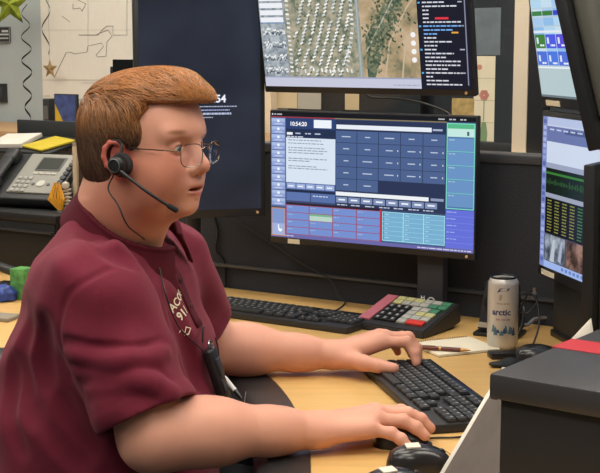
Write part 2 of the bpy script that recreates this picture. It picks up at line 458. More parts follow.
for (t0, a0, t1, a1) in ((.70, -.9, .50, .7), (.60, -.8, .38, .8), (.52, -1.1, .36, .1), (.40, -.3, .22, .8)):
    fold([on_arm(t0, a0), on_arm((t0*2+t1)/3+.015, (a0*2+a1)/3), on_arm((t0+t1*2)/3+.01, (a0+a1*2)/3), on_arm(t1, a1)], .0026, .010, .010)
    ridge([on_arm(t0+.055, a0), on_arm((t0*2+t1)/3+.07, (a0*2+a1)/3), on_arm(t1+.055, a1)], .0014)
def hits(pts): return [S.hit(*p) for p in pts]
SEAM = [(112, 268), (98, 274), (80, 284), (66, 300), (60, 322), (62, 350), (70, 380)]
fold(hits(SEAM), .0014, .005, .005)
for pts, d_ in (([(44, 320), (42, 350), (48, 385)], .002), ([(28, 330), (22, 370), (30, 420)], .004), ([(60, 400), (72, 430), (90, 452)], .005), ([(88, 225), (105, 245), (130, 262)], .003), ([(40, 410), (55, 440), (80, 466)], .004), ([(172, 300), (185, 340), (200, 385)], .003), ([(12, 360), (10, 400), (20, 450)], .004)):
    fold(hits(pts), d_, .014, .02)
# neck opening
S.rc(NB+np.array([-.02, 0, .03]), H(-.02, 0, -.06), .070, .072, .012, 'sub')
S.put(tlo-.05, thi+.1, lambda X, Y, Z: (Z-1.128)+.55*(X+.345)+0*Y, .004, 'cut')
sme, sp_ = S.mesh('polo_shirt')
shirt = link('polo_shirt', sme, person, 180)
cloth = mat('maroon_pique', '6b1e31', .85, spec=.25, noise=.07, nscale=60, bump=.25, bscale=900)
cloth.node_tree.nodes['Principled BSDF'].inputs['Sheen Weight'].default_value = .25
cloth.node_tree.nodes['Principled BSDF'].inputs['Sheen Tint'].default_value = lin('d09098')+[1]
sme.materials.append(cloth); m_ = shirt.modifiers.new('s', 'SMOOTH'); m_.factor = .5; m_.iterations = 3

# ---- trousers (under the desk) and shoes
TP = SDF((-.60, 1.9, .03), (.24, 2.5, .76), .006)
hipL, hipR = T(-.03, .10, .56), T(-.03, -.10, .56)
kL, kR = np.array([.08, 2.36, .50]), np.array([.05, 2.10, .50])
aL, aR = np.array([.03, 2.38, .10]), np.array([.0, 2.08, .10])
TP.put(tlo, thi, f_torso(.012, .5, .60), .02)
for h_, k_, a_ in ((hipL, kL, aL), (hipR, kR, aR)):
    TP.rc(h_, k_, .10, .07, .03); TP.rc(k_, a_, .07, .055, .02)
tme, _ = TP.mesh('trousers'); trousers = link('trousers', tme, person, 180)
tme.materials.append(mat('dark_trousers', '1d2026', .85, noise=.1, bump=.2, bscale=600))
for a_ in (aL, aR):
    sh = MB(); sh.box((a_[0]+.05, a_[1], .035), (.28, .1, .07), bev=.03, seg=4); sh.box((a_[0]-.02, a_[1], .09), (.11, .085, .09), bev=.03, seg=4)
    so = sh.build('shoe', mat('shoe_black', '141414', .4), person, 60)

# ---- collar, placket, buttons
CS = SDF((-.52, 1.98, .94), (-.12, 2.40, 1.26), .0022)
cax = np.array(H(-.02, 0, -.07))-NB; cax /= np.linalg.norm(cax)
cf = np.array([TF[0], TF[1], 0]); cf -= cax*(cf@cax); cf /= np.linalg.norm(cf); cl = np.cross(cax, cf)
CB = NB+cax*.012
def f_collar(X, Y, Z):
    x, y, z = X-CB[0], Y-CB[1], Z-CB[2]
    h = x*cax[0]+y*cax[1]+z*cax[2]; a = x*cf[0]+y*cf[1]+z*cf[2]; b = x*cl[0]+y*cl[1]+z*cl[2]
    rad = np.sqrt((a-.008)**2/1.18+b**2); ang = np.abs(np.arctan2(b, a-.008))
    top = .080-.036*np.clip(1-ang/2.2, 0, 1)      # higher at the nape, dipping at the throat
    r = .083 - .009*np.clip((ang-1.5)/1.4, 0, 1) + (.60-.28*np.clip((ang-1.3)/1.2, 0, 1))*np.clip(top-h-.006, 0, .1) + .004
    d = np.abs(rad-r)-.0048
    low = top-.056-.016*np.clip(1-ang/.9, 0, 1)
    d = np.maximum(d, np.maximum(h-top, low-h)); gap = .02+(.028-.0)*np.clip((top-h)/.05, 0, 1)
    d = np.maximum(d, gap-np.abs(b)*1.0-np.where(a < 0, 1, 0))
    return d
CS.put((-.50, 2.0, .96), (-.14, 2.38, 1.24), f_collar, 0)
cme, _ = CS.mesh('collar'); collar = link('collar', cme, shirt, 180)
cme.materials.append(mat('maroon_collar', '541524', .85, spec=.25, noise=.05, bump=.3, bscale=1200)); m_ = collar.modifiers.new('s', 'SMOOTH'); m_.iterations = 2
pl = MB(); rows = []
for i in range(13):
    z = 1.05-.13*i/12; row = []
    for b in (-.018, -.009, 0, .009, .018):
        row.append(T(.30, b-.004, z))
    rows.append(row)
R_ = np.array(rows).reshape(-1, 3); R_[:, 0] = -.1
for _ in range(60):                               # slide back along the chest until it meets the cloth
    d = S.sample(R_)-.0025; R_[:, :2] -= (np.clip(d, -.01, .01)*.7)[:, None]*TF
pl.grid(R_.reshape(13, 5, 3)); placket = pl.build('placket', MATS['maroon_collar'], shirt, 180)
sd = placket.modifiers.new('t', 'SOLIDIFY'); sd.thickness = .002; sd.offset = 0
for i in (1, 5, 9):
    c = R_.reshape(13, 5, 3)[i][2]+np.array([.002*TF[0], .002*TF[1], 0])
    bt = MB(); bt.lathe([(0, -.001), (.005, -.001), (.0055, 0), (.005, .0012), (0, .0008)], n=16, M=Matrix.Translation(c) @ Matrix.Rotation(PI/2, 4, Vector((-TF[1], TF[0], 0))))
    bt.build('button', mat('button', '3a0f18', .3), shirt)
# ---- embroidery on the chest
def decal(name, me2, px, py, up_px, sdf, m, parent, sc=1.0):
    """lettering sewn on a cloth surface: laid in the tangent frame at a surface point, then pressed onto it"""
    c = sdf.hit(px, py); c2 = sdf.hit(*up_px); n = sdf.grad(c[None])[0]
    u = c2-c; u -= n*(u@n); u /= np.linalg.norm(u); r = np.cross(u, n)
    v = np.array([q.co for q in me2.vertices]); Q = c+v[:, :1]*sc*r+v[:, 1:2]*sc*u
    Q = sdf.snap(Q, .0016); me2.vertices.foreach_set('co', Q.astype(np.float32).ravel()); me2.update()
    o = link(name, me2, parent, 0); me2.materials.append(m); return o
# ---- hair
HG = SDF((-.46, 1.96, 1.08), (-.06, 2.32, 1.40), .002)
def hh(c, r, k=.02, op='add', R=None): HG.ell(H(*c), [x*HS for x in r], HM if R is None else R, k, op)
hh((-.005, 0, .043), (.100, .083, .076), 0)
hh((-.028, 0, -.014), (.076, .079, .086), .03)
hh((.040, .004, .086), (.072, .064, .036), .03, R=tilt('Y', 14))
hh((.086, -.004, .080), (.040, .052, .025), .02)
hh((.106, -.020, .070), (.020, .030, .020), .018)
for s_ in (1, -1): hh((.018, .060*s_, .05), (.046, .026, .056), .02)
Hi = np.linalg.inv(HM)
def loc(fn):
    def f(X, Y, Z):
        x, y, z = (X-HO[0])/HS, (Y-HO[1])/HS, (Z-HO[2])/HS
        return fn(*[HM[i][0]*x+HM[i][1]*y+HM[i][2]*z for i in range(3)])*HS
    return f
def f_face(a, b, c):                              # the region free of hair
    front = np.maximum(.050-.012*np.clip((c-.03)/.04, 0, 1)+.02*np.clip((c-.045)/.02, 0, 1)-a, c-.073+.05*np.clip(a-.1, 0, 1))
    side = np.maximum(.034+.0*c-a, c+.005)        # cheek in front of the sideburn
    low = np.maximum(-.010-a, c+.026)             # below the sideburn
    nape = c+.078-.15*np.clip(-a-.06, 0, .1)+.0*b
    ear = np.sqrt(((a-.013)/.021)**2+((c+.019)/.031)**2)*.028-.028
    ear = np.maximum(ear, .055-np.abs(b))
    return np.minimum(np.minimum(np.minimum(front, side), np.minimum(low, nape)), ear)
hlo, hhi = HO-.16, HO+.19
HG.put(hlo, hhi, loc(lambda a, b, c: -f_face(a, b, c)), .008, 'cut')
def f_clump(X, Y, Z):
    return 0
hme, hp = HG.mesh('hair')
hloc = (hp-HO) @ HM.T / HS
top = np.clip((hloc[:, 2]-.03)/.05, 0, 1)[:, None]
# strand grooves follow the comb direction
def comb(p):                                      # direction field in head axes
    a, b, c = p[:, 0], p[:, 1], p[:, 2]
    t = np.clip((c-.055)/.04, 0, 1)
    d = np.stack([.25+.9*t-.9*np.clip(-a-.03, 0, .06)/.06*(1-t)*.6, .28*t-.0*b, -(1-t)*.85+.1*t], 1)
    return d/np.linalg.norm(d, axis=1, keepdims=True)
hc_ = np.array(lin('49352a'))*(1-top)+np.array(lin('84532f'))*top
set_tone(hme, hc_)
hair = link('hair', hme, person, 180)
rng = np.random.default_rng(11)
idx = rng.choice(len(hp), 9000, replace=False)
Pn = hp[idx]; seg = 7; path = []
n0 = HG.grad(Pn); tone_top = np.clip((((Pn-HO) @ HM.T/HS)[:, 2]-.02)/.06, 0, 1)
step = (.0045+.002*rng.random(len(Pn))+.002*tone_top)[:, None]; wob = rng.normal(0, .32, (len(Pn), 3))
wv = rng.uniform(0, 6, len(Pn)); Q = HG.snap(Pn, .0002); path = [Q.copy()]
for i in range(seg):
    l = (Q-HO) @ HM.T/HS; d = (comb(l)+wob*.6) @ HM
    g = HG.grad(Q); d -= g*(d*g).sum(1, keepdims=True); d /= np.maximum(np.linalg.norm(d, axis=1, keepdims=True), 1e-6)
    lift = .0012+.0022*math.sin((i+1)/seg*PI*.75)
    Q = Q+d*step
    Q = HG.snap(Q, lift*(.6+.4*tone_top.mean()), 3); path.append(Q.copy())
path = np.stack(path, 1)                          # n, seg+1, 3
l = (path-HO) @ HM.T/HS
ok = np.ones(len(path), bool)
ff = f_face(l[..., 0], l[..., 1], l[..., 2])
for j in range(seg+1): ok &= ff[:, j] > (-.004 if j < seg-1 else -.007)
path = path[ok]; n = len(path); rad = np.array([.0005, .0009, .0010, .0010, .0009, .0008, .0005, .0001])
V = np.zeros((n, seg+1, 3, 3)); 
tg = np.gradient(path, axis=1); tg /= np.maximum(np.linalg.norm(tg, axis=2, keepdims=True), 1e-9)
up0 = np.cross(tg, np.array([.3, .5, .8])); up0 /= np.linalg.norm(up0, axis=2, keepdims=True); s0 = np.cross(tg, up0)
for k in range(3):
    an = 2*PI*k/3; V[:, :, k] = path+(up0*math.cos(an)+s0*math.sin(an))*rad[None, :, None]
vid = np.arange(n*(seg+1)*3).reshape(n, seg+1, 3); quads = []
for k in range(3):
    a_, b_ = vid[:, :-1, k], vid[:, :-1, (k+1) % 3]; c_, d_ = vid[:, 1:, (k+1) % 3], vid[:, 1:, k]
    quads.append(np.stack([a_, b_, c_, d_], -1).reshape(-1, 4))
quads = np.concatenate(quads)
st = bpy.data.meshes.new('strands'); st.vertices.add(V.size//3); st.vertices.foreach_set('co', V.astype(np.float32).ravel())
st.loops.add(len(quads)*4); st.polygons.add(len(quads)); st.loops.foreach_set('vertex_index', quads.astype(np.int32).ravel()); st.polygons.foreach_set('loop_start', np.arange(len(quads), dtype=np.int32)*4); st.update(calc_edges=True)
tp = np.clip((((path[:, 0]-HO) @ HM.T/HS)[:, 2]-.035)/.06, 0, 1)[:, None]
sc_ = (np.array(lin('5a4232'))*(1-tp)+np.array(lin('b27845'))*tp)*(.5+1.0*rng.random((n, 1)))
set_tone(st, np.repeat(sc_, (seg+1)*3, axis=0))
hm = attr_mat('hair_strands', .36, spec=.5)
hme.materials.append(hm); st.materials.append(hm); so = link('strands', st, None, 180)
with bpy.context.temp_override(active_object=hair, selected_editable_objects=[hair, so], object=hair, selected_objects=[hair, so]):
    bpy.ops.object.join()

# ---- embroidered chest lettering
gold = mat('embroidery_thread', 'e8dfc0', .7)
chest = [(-.0, 0)]
t1 = text_mesh('ACOG', .019, 'CENTER', bold=.0004); t2 = text_mesh('911', .021, 'CENTER', bold=.0006)

# ---- eyeglasses
wire = mat('glasses_wire', '8a7a68', .25, metal=1); dark = mat('temple_tip', '2a2320', .4)
lens = mat('glasses_lens', 'f4f8ff', .02, spec=.5, trans=1.0)
lens.node_tree.nodes['Principled BSDF'].inputs['IOR'].default_value = 1.03
gl = empty('eyeglasses', H(.1, 0, 0), 0, 'thin metal-framed eyeglasses worn on the face', 'eyeglasses')
gi = Vector(H(.1, 0, 0))
def gp(a, b, c): return Vector(H(a, b, c))-gi
def rim_pts(s_, inset=0):
    o = []
    for j in range(28):
        t = 2*PI*j/28; n_ = 3.0
        cx, cz = math.cos(t), math.sin(t)
        q = (abs(cx)**n_+abs(cz)**n_)**(-1/n_)
        b = .035*s_+q*cx*(.0250-inset); c = -.013+q*cz*(.0185-inset); a = .1275-.20*(abs(b)-.01)-.04*(c+.01)*-1
        o.append(gp(a, b, c))
    return o
for s_ in (1, -1):
    p = rim_pts(s_); mb = MB(); mb.tube(p+[p[0]], .0008, n=6, cap=False); mb.build('rim', wire, gl)
    mb = MB(); q = rim_pts(s_, .0006); ctr = sum(q, Vector())/len(q)
    mb.grid([[v for v in q], [v+(ctr-v)*.5+(Vector(HF)*.0012) for v in q], [v+(ctr-v)*.98+(Vector(HF)*.0018) for v in q]], closed=True); lo = mb.build('lens', lens, gl, 180)
    sdm = lo.modifiers.new('t', 'SOLIDIFY'); sdm.thickness = .0012
    mb = MB(); mb.tube([gp(.1175, .0595*s_, -.006), gp(.112, .066*s_, -.004), gp(.09, .0735*s_, -.003), gp(.05, .0765*s_, -.002)], .0011, n=6)
    tm = mb.build('temple', wire, gl)
    mb = MB(); mb.tube([gp(.05, .0765*s_, -.002), gp(.02, .0785*s_, .0), gp(.0, .080*s_, .003), gp(-.02, .081*s_, -.004), gp(-.03, .079*s_, -.02)], .0015, n=6); mb.build('temple_tip', dark, tm)
    mb = MB(); mb.box(gp(.113, .0085*s_, -.016), (.003, .003, .008), bev=.001); mb.build('nose_pad', lens, gl)
mb = MB(); mb.tube([gp(.1255, .0105, -.006), gp(.129, .005, -.001), gp(.129, -.005, -.001), gp(.1255, -.0105, -.006)], .0009, n=6); mb.build('bridge', wire, gl)

# ---- headset
hs = empty('headset', H(-.008, .095, -.02), 0, 'black single-ear headset with a boom microphone worn over the right ear', 'headset')
hi_ = Vector(H(-.008, .095, -.02))
def hp_(a, b, c): return Vector(H(a, b, c))-hi_
blk = mat('headset_plastic', '1c1d1f', .4); foam = mat('ear_foam', '26272a', .9, bump=.5, bscale=700)
R4 = Matrix([[HF[i], HU[i], HR[i]] for i in range(3)]).to_4x4()
def disc(prof, a, b, c): 
    return Matrix.Translation(hp_(a, b, c)) @ R4
mb = MB(); mb.lathe([(0, -.006), (.016, -.006), (.019, -.002), (.0195, .004), (.017, .009), (0, .010)], n=32, M=disc(0, .027, .091, -.027)); mb.build('ear_cushion', foam, hs)
mb = MB(); mb.lathe([(0, -.002), (.0145, -.002), (.016, .002), (.015, .008), (.011, .0115), (.006, .0125), (0, .0125)], n=32, M=disc(0, .027, .1015, -.027)); ep = mb.build('earpiece', blk, hs)
mb = MB(); mb.lathe([(.0105, .0), (.0115, .0015), (.0105, .003), (.0095, .003), (.0095, 0)], n=28, M=disc(0, .027, .1125, -.027)); mb.build('earpiece_ring', mat('ring_grey', '4a4c50', .35), ep)
mb = MB(); mb.tube(spline([hp_(.026, .094, -.010), hp_(.025, .088, .004), hp_(.016, .088, .011), hp_(.002, .091, .008), hp_(-.005, .091, -.008), hp_(-.002, .086, -.028)], 6), .0024, n=8); mb.build('ear_hook', blk, hs)
mb = MB(); bpts = spline([hp_(.032, .110, -.033), hp_(.05, .108, -.045), hp_(.080, .100, -.067), hp_(.102, .084, -.086), hp_(.113, .068, -.098)], 6)
mb.tube(bpts, [.0034]*6+[.0026]*(len(bpts)-6), n=10); mb.build('boom', blk, hs)
mb = MB(); mb.tube([bpts[-6], bpts[-5], bpts[-1], bpts[-1]+(bpts[-1]-bpts[-2])*.6], [.003, .0042, .0046, .003], n=12); mb.build('microphone', foam, hs)
# ------------------------------------------------------------------ console: desk, panels
E1, N1 = Vector((math.cos(math.radians(32)), -math.sin(math.radians(32)), 0)), Vector((math.sin(math.radians(32)), math.cos(math.radians(32)), 0))
P0 = Vector((-.07, 3.395, 0))                     # foot of the back panel's face
RZ1 = math.radians(-32)
def pan(s, t=0, z=0): return P0+E1*s+N1*t+Vector((0, 0, z))
wood = mat('maple_laminate', 'd6ad6c', .38, spec=.4, noise=.06, nscale=6, stretch=(1, 9, 1))
rubber = mat('soft_black_edge', '2c2c2d', .36, spec=.5, bump=.1, bscale=900)
steel_dark = mat('dark_frame', '2a2b2e', .5)
edge = [(.03, 1.15), (.012, 1.6), (.016, 1.96), (.010, 2.08), (-.0035, 2.226), (-.030, 2.38), (-.072, 2.523), (-.15, 2.65), (-.28, 2.735), (-.44, 2.77), (-.62, 2.75), (-.85, 2.66), (-1.15, 2.5)]
edge = [tuple(v[:2]) for v in spline([(x, y, 0) for x, y in edge], 5)]
back = [pan(-1.3, -.01), pan(.90, -.01)]
poly = edge+[(-1.45, 2.42), (back[0].x, back[0].y), (back[1].x, back[1].y), (1.05, 1.15)]
desk = empty('console_desk', (.3, 2.4, 0), 0, 'light maple console worktop with a black rubber front edge under the keyboards', 'desk')
def dk(p): return (p[0]-.3, p[1]-2.4)
mb = MB(); mb.prism([dk(p) for p in poly], .706, .74, wood, bev=.003); mb.build('worktop', None, desk, 30)
inner = []; n = len(edge)
rows = []
for i, (x, y) in enumerate(edge):                # rounded soft bumper along the concave front
    a, b = edge[max(i-1, 0)], edge[min(i+1, n-1)]; dx, dy = b[0]-a[0], b[1]-a[1]; L = math.hypot(dx, dy); nx, ny = -dy/L, dx/L
    x0, y0 = dk((x, y)); row = []
    for (o, z) in ((-.0, .7425), (.03, .7430), (.062, .7415), (.082, .735), (.090, .722), (.086, .708), (.07, .702), (0, .702)):
        row.append((x0+nx*o, y0+ny*o, z))
    rows.append(row)
mb = MB(); mb.grid(rows, closed=True); mb.build('front_bumper', rubber, desk, 60)
for (x, y) in ((.75, 1.3), (.72, 2.75), (-.05, 3.22), (-1.1, 3.55), (-1.2, 2.62)):
    mb = MB(); mb.box((x-.3, y-2.4, .353), (.06, .06, .706), bev=.004); mb.build('leg', steel_dark, desk)
fabric = mat('panel_fabric', '3a3b3f', .95, spec=.15, noise=.22, nscale=220, bump=.3, bscale=1100)
trimm = mat('panel_cap', '4a4c50', .35, spec=.5)
def panel(name, a, b, z1, label, thick=.05):
    a, b = Vector(a), Vector(b); d = b-a; L = d.length; rz = math.atan2(d.y, d.x)
    r = empty(name, ((a.x+b.x)/2, (a.y+b.y)/2, 0), rz, label, 'partition')
    mb = MB(); mb.box((0, thick/2, z1/2-.01), (L, thick, z1-.02), bev=.004); mb.build('fabric_panel', fabric, r)
    mb = MB(); mb.box((0, thick/2, z1-.012), (L, thick+.012, .024), bev=.005); mb.build('top_cap', trimm, r)
    mb = MB(); mb.box((0, -.004, .80), (L, .012, .008)); mb.build('lower_trim', trimm, r); return r
panel('office_partition', pan(-.62), pan(.95), 1.137, 'black fabric partition running along the back of the worktop behind the double monitors')
panel('office_partition', (pan(.95).x+.035, pan(.95).y-.06, 0), (1.12, 1.2, 0), 1.137, 'black fabric partition along the right end of the worktop behind the angled monitors')

# ------------------------------------------------------------------ monitors
bez = mat('monitor_plastic', '222325', .38, spec=.4)
bezb = mat('monitor_back_plastic', '5c5c54', .6, spec=.35, bump=.15, bscale=900)
class Screen:
    """picture shown on a display: flat tiles in fractions of the display, u right and v down"""
    def __init__(s, w, h): s.w, s.h, s.mb = w, h, MB()
    def P(s, u, v, lv): return Vector(((u-.5)*s.w, -.0005-.0002*lv, (1-v)*s.h))
    def q(s, u0, v0, u1, v1, col, lv=1, es=1.0):
        m = col if not isinstance(col, str) else screen_mat(col, col, es)
        s.mb.quad([s.P(u0, v1, lv), s.P(u1, v1, lv), s.P(u1, v0, lv), s.P(u0, v0, lv)], m)
    def poly(s, pts, col, lv=2):
        m = col if not isinstance(col, str) else screen_mat(col, col)
        s.mb.quad([s.P(u, v, lv) for u, v in pts], m)
    def frame(s, u0, v0, u1, v1, col, t=.004, lv=3):
        k = s.w/s.h
        s.q(u0, v0, u1, v0+t*k, col, lv); s.q(u0, v1-t*k, u1, v1, col, lv); s.q(u0, v0, u0+t, v1, col, lv); s.q(u1-t, v0, u1, v1, col, lv)
    def text(s, st, u, v, h, col='ffffff', lv=4, align='LEFT', bold=0):
        me = text_mesh(st, h*s.h/.7, align, bold=bold)
        M = Matrix.Translation(s.P(u, v, lv)) @ Matrix.Rotation(PI/2, 4, 'X')
        s.mb.mesh(me, screen_mat(col, col), M); bpy.data.meshes.remove(me)
    def words(s, u0, u1, v, h, col, lv=4, seed=0):
        """a line of small print, as word-long dashes"""
        r = random.Random(seed); u = u0
        while u < u1-.004:
            w = min(r.uniform(.008, .03), u1-u); s.q(u, v, u+w, v+h, col, lv); u += w+.004
    def build(s, parent, recalc=False): return s.mb.build('display', None, parent, 0, recalc=recalc)
def monitor(label, loc, rz, w, h, tilt_, content, sticker=None, stw=.034, arm=None, group=None, deep=.04, b=(.010, .010, .010, .022), logo=False):
    """loc is the middle of the display's lower edge; local y points away from the viewer"""
    r = empty('computer_monitor', loc, rz, label, 'monitor', group)
    X = Matrix.Rotation(-tilt_, 4, 'X')
    def fin(mb, name, m=None, par=r, sm=35, rc=True):
        o = mb.build(name, m, None, sm, recalc=rc); o.data.transform(X); o.parent = par; return o
    l, rr, t, bt = b
    mb = MB(); mb.box((0, .010, h/2+(t-bt)/2), (w+l+rr, .020, h+t+bt), bev=.003); fr = fin(mb, 'frame', bez)
    mb = MB(); zc = h/2
    mb.box((0, .018+deep/2, zc), (w*.92, deep, h*.88), bev=.014, seg=3)
    mb.box((0, .018+deep+.006, zc), (w*.42, .014, h*.5), bev=.006)
    for i in range(9): mb.box((0, .0195+deep, zc+h*.30+.006*i), (w*.6, .004, .002))
    fin(mb, 'rear_shell', bezb)
    mb = MB(); mb.box((0, .018+deep+.02, zc), (.10, .018, .10), bev=.004); fin(mb, 'mount_plate', steel_dark)
    if content:
        sc = Screen(w, h); content(sc); o = sc.mb.build('display', None, None, 0, recalc=False); o.data.transform(X); o.parent = r
    if sticker:
        mb = MB(); mb.box(((sticker-.5)*w, -.0008, -bt*.55), (stw, .0012, .0115)); o = fin(mb, 'asset_sticker', mat('cream_sticker', 'd9cdb0', .7)); o['label'] = 'small cream sticker on the lower bezel'
    mb = MB(); mb.lathe([(0, 0), (.0035, 0), (.0035, .002), (0, .003)], n=12, M=Matrix.Translation((w*.47, -.0005, -bt*.5)) @ Matrix.Rotation(PI/2, 4, 'X')); fin(mb, 'power_button', mat('button_amber', 'c8a070', .3))
    if arm:                                       # arm back to its pole: (local y, local z) of the pole
        mb = MB(); p0 = X @ Vector((0, .018+deep+.026, zc)); p1 = Vector((arm[1], arm[0], p0.z+arm[2]))
        mb.tube([p0, (p0+p1)/2+Vector((0, 0, .0)), p1], .014, n=12); mb.build('mounting_arm', steel_dark, r)
    return r

# contents --------------------------------------------------------
def sc_dispatch(s):
    s.q(0, 0, 1, 1, '3b4a70', 0)
    s.q(0, 0, 1, .035, '14161c', 1); s.q(0, .036, .33, .044, 'a03038', 2); s.q(.33, .036, .87, .044, '8a7a50', 2)
    s.q(.006, .012, .013, .026, 'd0d4dc', 4); s.words(.018, .06, .014, .010, 'b0b4bc', 4, 1)
    for k in range(3): s.words(.83+.05*k, .86+.05*k, .014, .010, 'b8bcc4', 4, k+2)
    s.q(0, .045, .078, .755, '5c6ea0', 1)
    for i in range(11):
        v = .052+i*.0635; s.q(.004, v, .074, v+.056, '93a6d6', 2); s.q(.004, v, .074, v+.024, 'aabce2', 3); s.q(.034, v+.01, .046, v+.03, 'f0f4ff', 4); s.q(.02, v+.042, .06, v+.047, 'd8e0f4', 4)
    s.q(.004, .77, .074, .985, '7f97cc', 2); s.frame(.002, .765, .076, .99, 'd08848', .004, 4); s.q(.004, .89, .074, .985, '9fb0dc', 3)
    s.poly([(.036, .90), (.043, .90), (.043, .925), (.05, .935), (.058, .93), (.06, .945), (.048, .96), (.038, .945)], 'f4f8ff', 5)
    s.q(.08, .048, .335, .13, '2c4274', 1); s.text('10:54:20', .10, .106, .032, 'ffffff', bold=.0003)
    s.q(.225, .055, .315, .118, 'eef4fa', 3)
    s.q(.08, .13, .335, .20, '22304f', 2); s.q(.085, .158, .115, .178, 'f0f4fa', 3)
    for k in range(3): s.words(.13+.05*k, .16+.05*k, .16, .010, 'b8c4dc', 3, k)
    s.words(.085, .17, .188, .008, 'd0d8ea', 3, 9)
    s.q(.08, .20, .335, .555, 'd8e4f2', 2)
    r = random.Random(5)
    for k, v in enumerate((.215, .24, .275, .295, .315, .36, .378, .42, .438)): s.words(.092, .2+.1*r.random(), v, .007, '8a96ac', 3, 30+k)
    s.q(.08, .555, .335, .61, '4f6498', 2)
    for k in range(5): s.q(.085+.05*k, .562, .13+.05*k, .602, '9db0dc', 3); s.q(.092+.05*k, .578, .12+.05*k, .588, 'eef2fa', 4)
    s.q(.08, .612, .335, .63, '1e2a48', 2); s.q(.082, .632, .205, .70, '5c74ac', 2); s.q(.21, .632, .335, .70, '5670a8', 2); s.words(.22, .30, .65, .008, 'c8d4ec', 3, 4)
    s.q(.335, .048, .87, .72, '2a3656', 1); s.q(.34, .085, .80, .118, 'e8eef6', 2); s.q(.805, .094, .85, .108, 'aab6d0', 2)
    for i in range(5):
        for j in range(5):
            u, v = .338+.106*j, .132+.093*i
            if i == 4 and j > 1: continue
            s.q(u, v, u+.103, v+.089, '4c628f', 2)
            w_ = .022+.026*random.Random(i*7+j).random(); s.q(u+.051-w_/2, v+.040, u+.051+w_/2, v+.048, 'bcc8de', 3)
            if i > 0 and j > 1: s.q(u+.09, v+.038, u+.094, v+.05, 'dfe6f4', 3)
    s.q(.338, .605, .79, .635, 'eef2f6', 2); s.q(.80, .61, .86, .63, '8e9cbc', 2)
    for k in range(8): s.q(.34+.062*k, .645, .396+.062*k, .69, '7f90b8', 2); s.q(.352+.062*k, .66, .385+.062*k, .672, 'f0f4fa', 3)
    for k in range(7): s.words(.345+.07*k, .395+.07*k, .702, .008, 'c4cce0', 3, k+60)
    s.q(.87, .045, 1, .68, '4f78a8', 1); s.q(.872, .05, .998, .085, '58b888', 2); s.q(.872, .085, .998, .145, 'c4e8e0', 2); s.q(.962, .105, .972, .135, '40606a', 4)
    for k in range(5): s.q(.876, .155+.103*k, .992, .25+.103*k, '6a93c4', 2); s.words(.88, .91, .165+.103*k, .006, 'a8d0d8', 3, k)
    s.frame(.870, .045, .998, .68, '7ee0c8', .004, 3)
    for k in range(4): s.q(.872, .148+.103*(k+1), .998, .152+.103*(k+1), '7ee0c8', 3)
    s.q(.87, .685, 1, .972, '6470d8', 1)
    for k in range(5): s.q(.87, .73+.05*k, 1, .733+.05*k, '7f8ae4', 2); s.words(.875, .92, .70+.05*k, .006, 'a8b4f0', 3, k)
    s.q(.08, .715, .565, .735, '2a2030', 1); s.q(.08, .735, .565, .972, '6a84c4', 1)
    for i in range(4):
        for j in range(4):
            u, v = .083+.1205*j, .738+.058*i; s.q(u, v, u+.117, v+.054, '7490d0', 2); s.words(u+.005, u+.03, v+.012, .006, 'a8b8dc', 3, i+j)
    s.q(.2035, .796, .3205, .85, 'b8d4c8', 3); s.q(.2035, .796, .3205, .812, '78b090', 4)
    for i in range(5): s.q(.08, .733+.058*i, .565, .738+.058*i, 'a04860', 3)
    for j in range(5): s.q(.079+.1205*j, .733, .083+.1205*j, .968, 'a04860', 3)
    s.q(.558, .72, .566, .972, 'c03848', 4)
    s.q(.572, .735, .868, .965, '5a86b0', 1)
    for i in range(6):
        for j in range(3): u, v = .578+.097*j, .742+.0355*i; s.q(u, v, u+.093, v+.031, '78aed0', 2); s.words(u+.005, u+.025, v+.012, .005, 'b8dcec', 3, i)
    s.frame(.570, .735, .868, .958, 'a8e8f0', .003, 3)
    for j in (1, 2): s.q(.573+.097*j, .735, .577+.097*j, .958, 'a8e8f0', 3)
    for i in range(1, 6): s.q(.57, .7375+.0355*i, .868, .741+.0355*i, '98d8e8', 3)
    s.q(0, .972, 1, 1, '6a68a8', 2); s.words(.74, .99, .983, .008, 'd0d4ee', 3, 71); s.words(.01, .12, .98, .008, 'c0c4e4', 3, 72)
def photo_mat(name, c0, c1, c2, sc, seed):
    m = mat('screen_'+name, '050505', .25, spec=.3, emit='808080'); nt = m.node_tree; b = nt.nodes['Principled BSDF']
    tc = nt.nodes.new('ShaderNodeTexCoord'); mp = nt.nodes.new('ShaderNodeMapping'); mp.inputs['Location'].default_value = (seed, seed*2, 0)
    n = nt.nodes.new('ShaderNodeTexNoise'); n.inputs['Scale'].default_value = sc; n.inputs['Detail'].default_value = 8; n.inputs['Roughness'].default_value = .65
    r = nt.nodes.new('ShaderNodeValToRGB'); e = r.color_ramp.elements
    e[0].position, e[1].position = .36, .62; e[0].color = lin(c0)+[1]; e[1].color = lin(c2)+[1]; k = e.new(.49); k.color = lin(c1)+[1]
    for a, c in ((tc.outputs['Object'], mp.inputs['Vector']), (mp.outputs['Vector'], n.inputs['Vector']), (n.outputs['Fac'], r.inputs['Fac']), (r.outputs['Color'], b.inputs['Emission Color'])): nt.links.new(a, c)
    return m
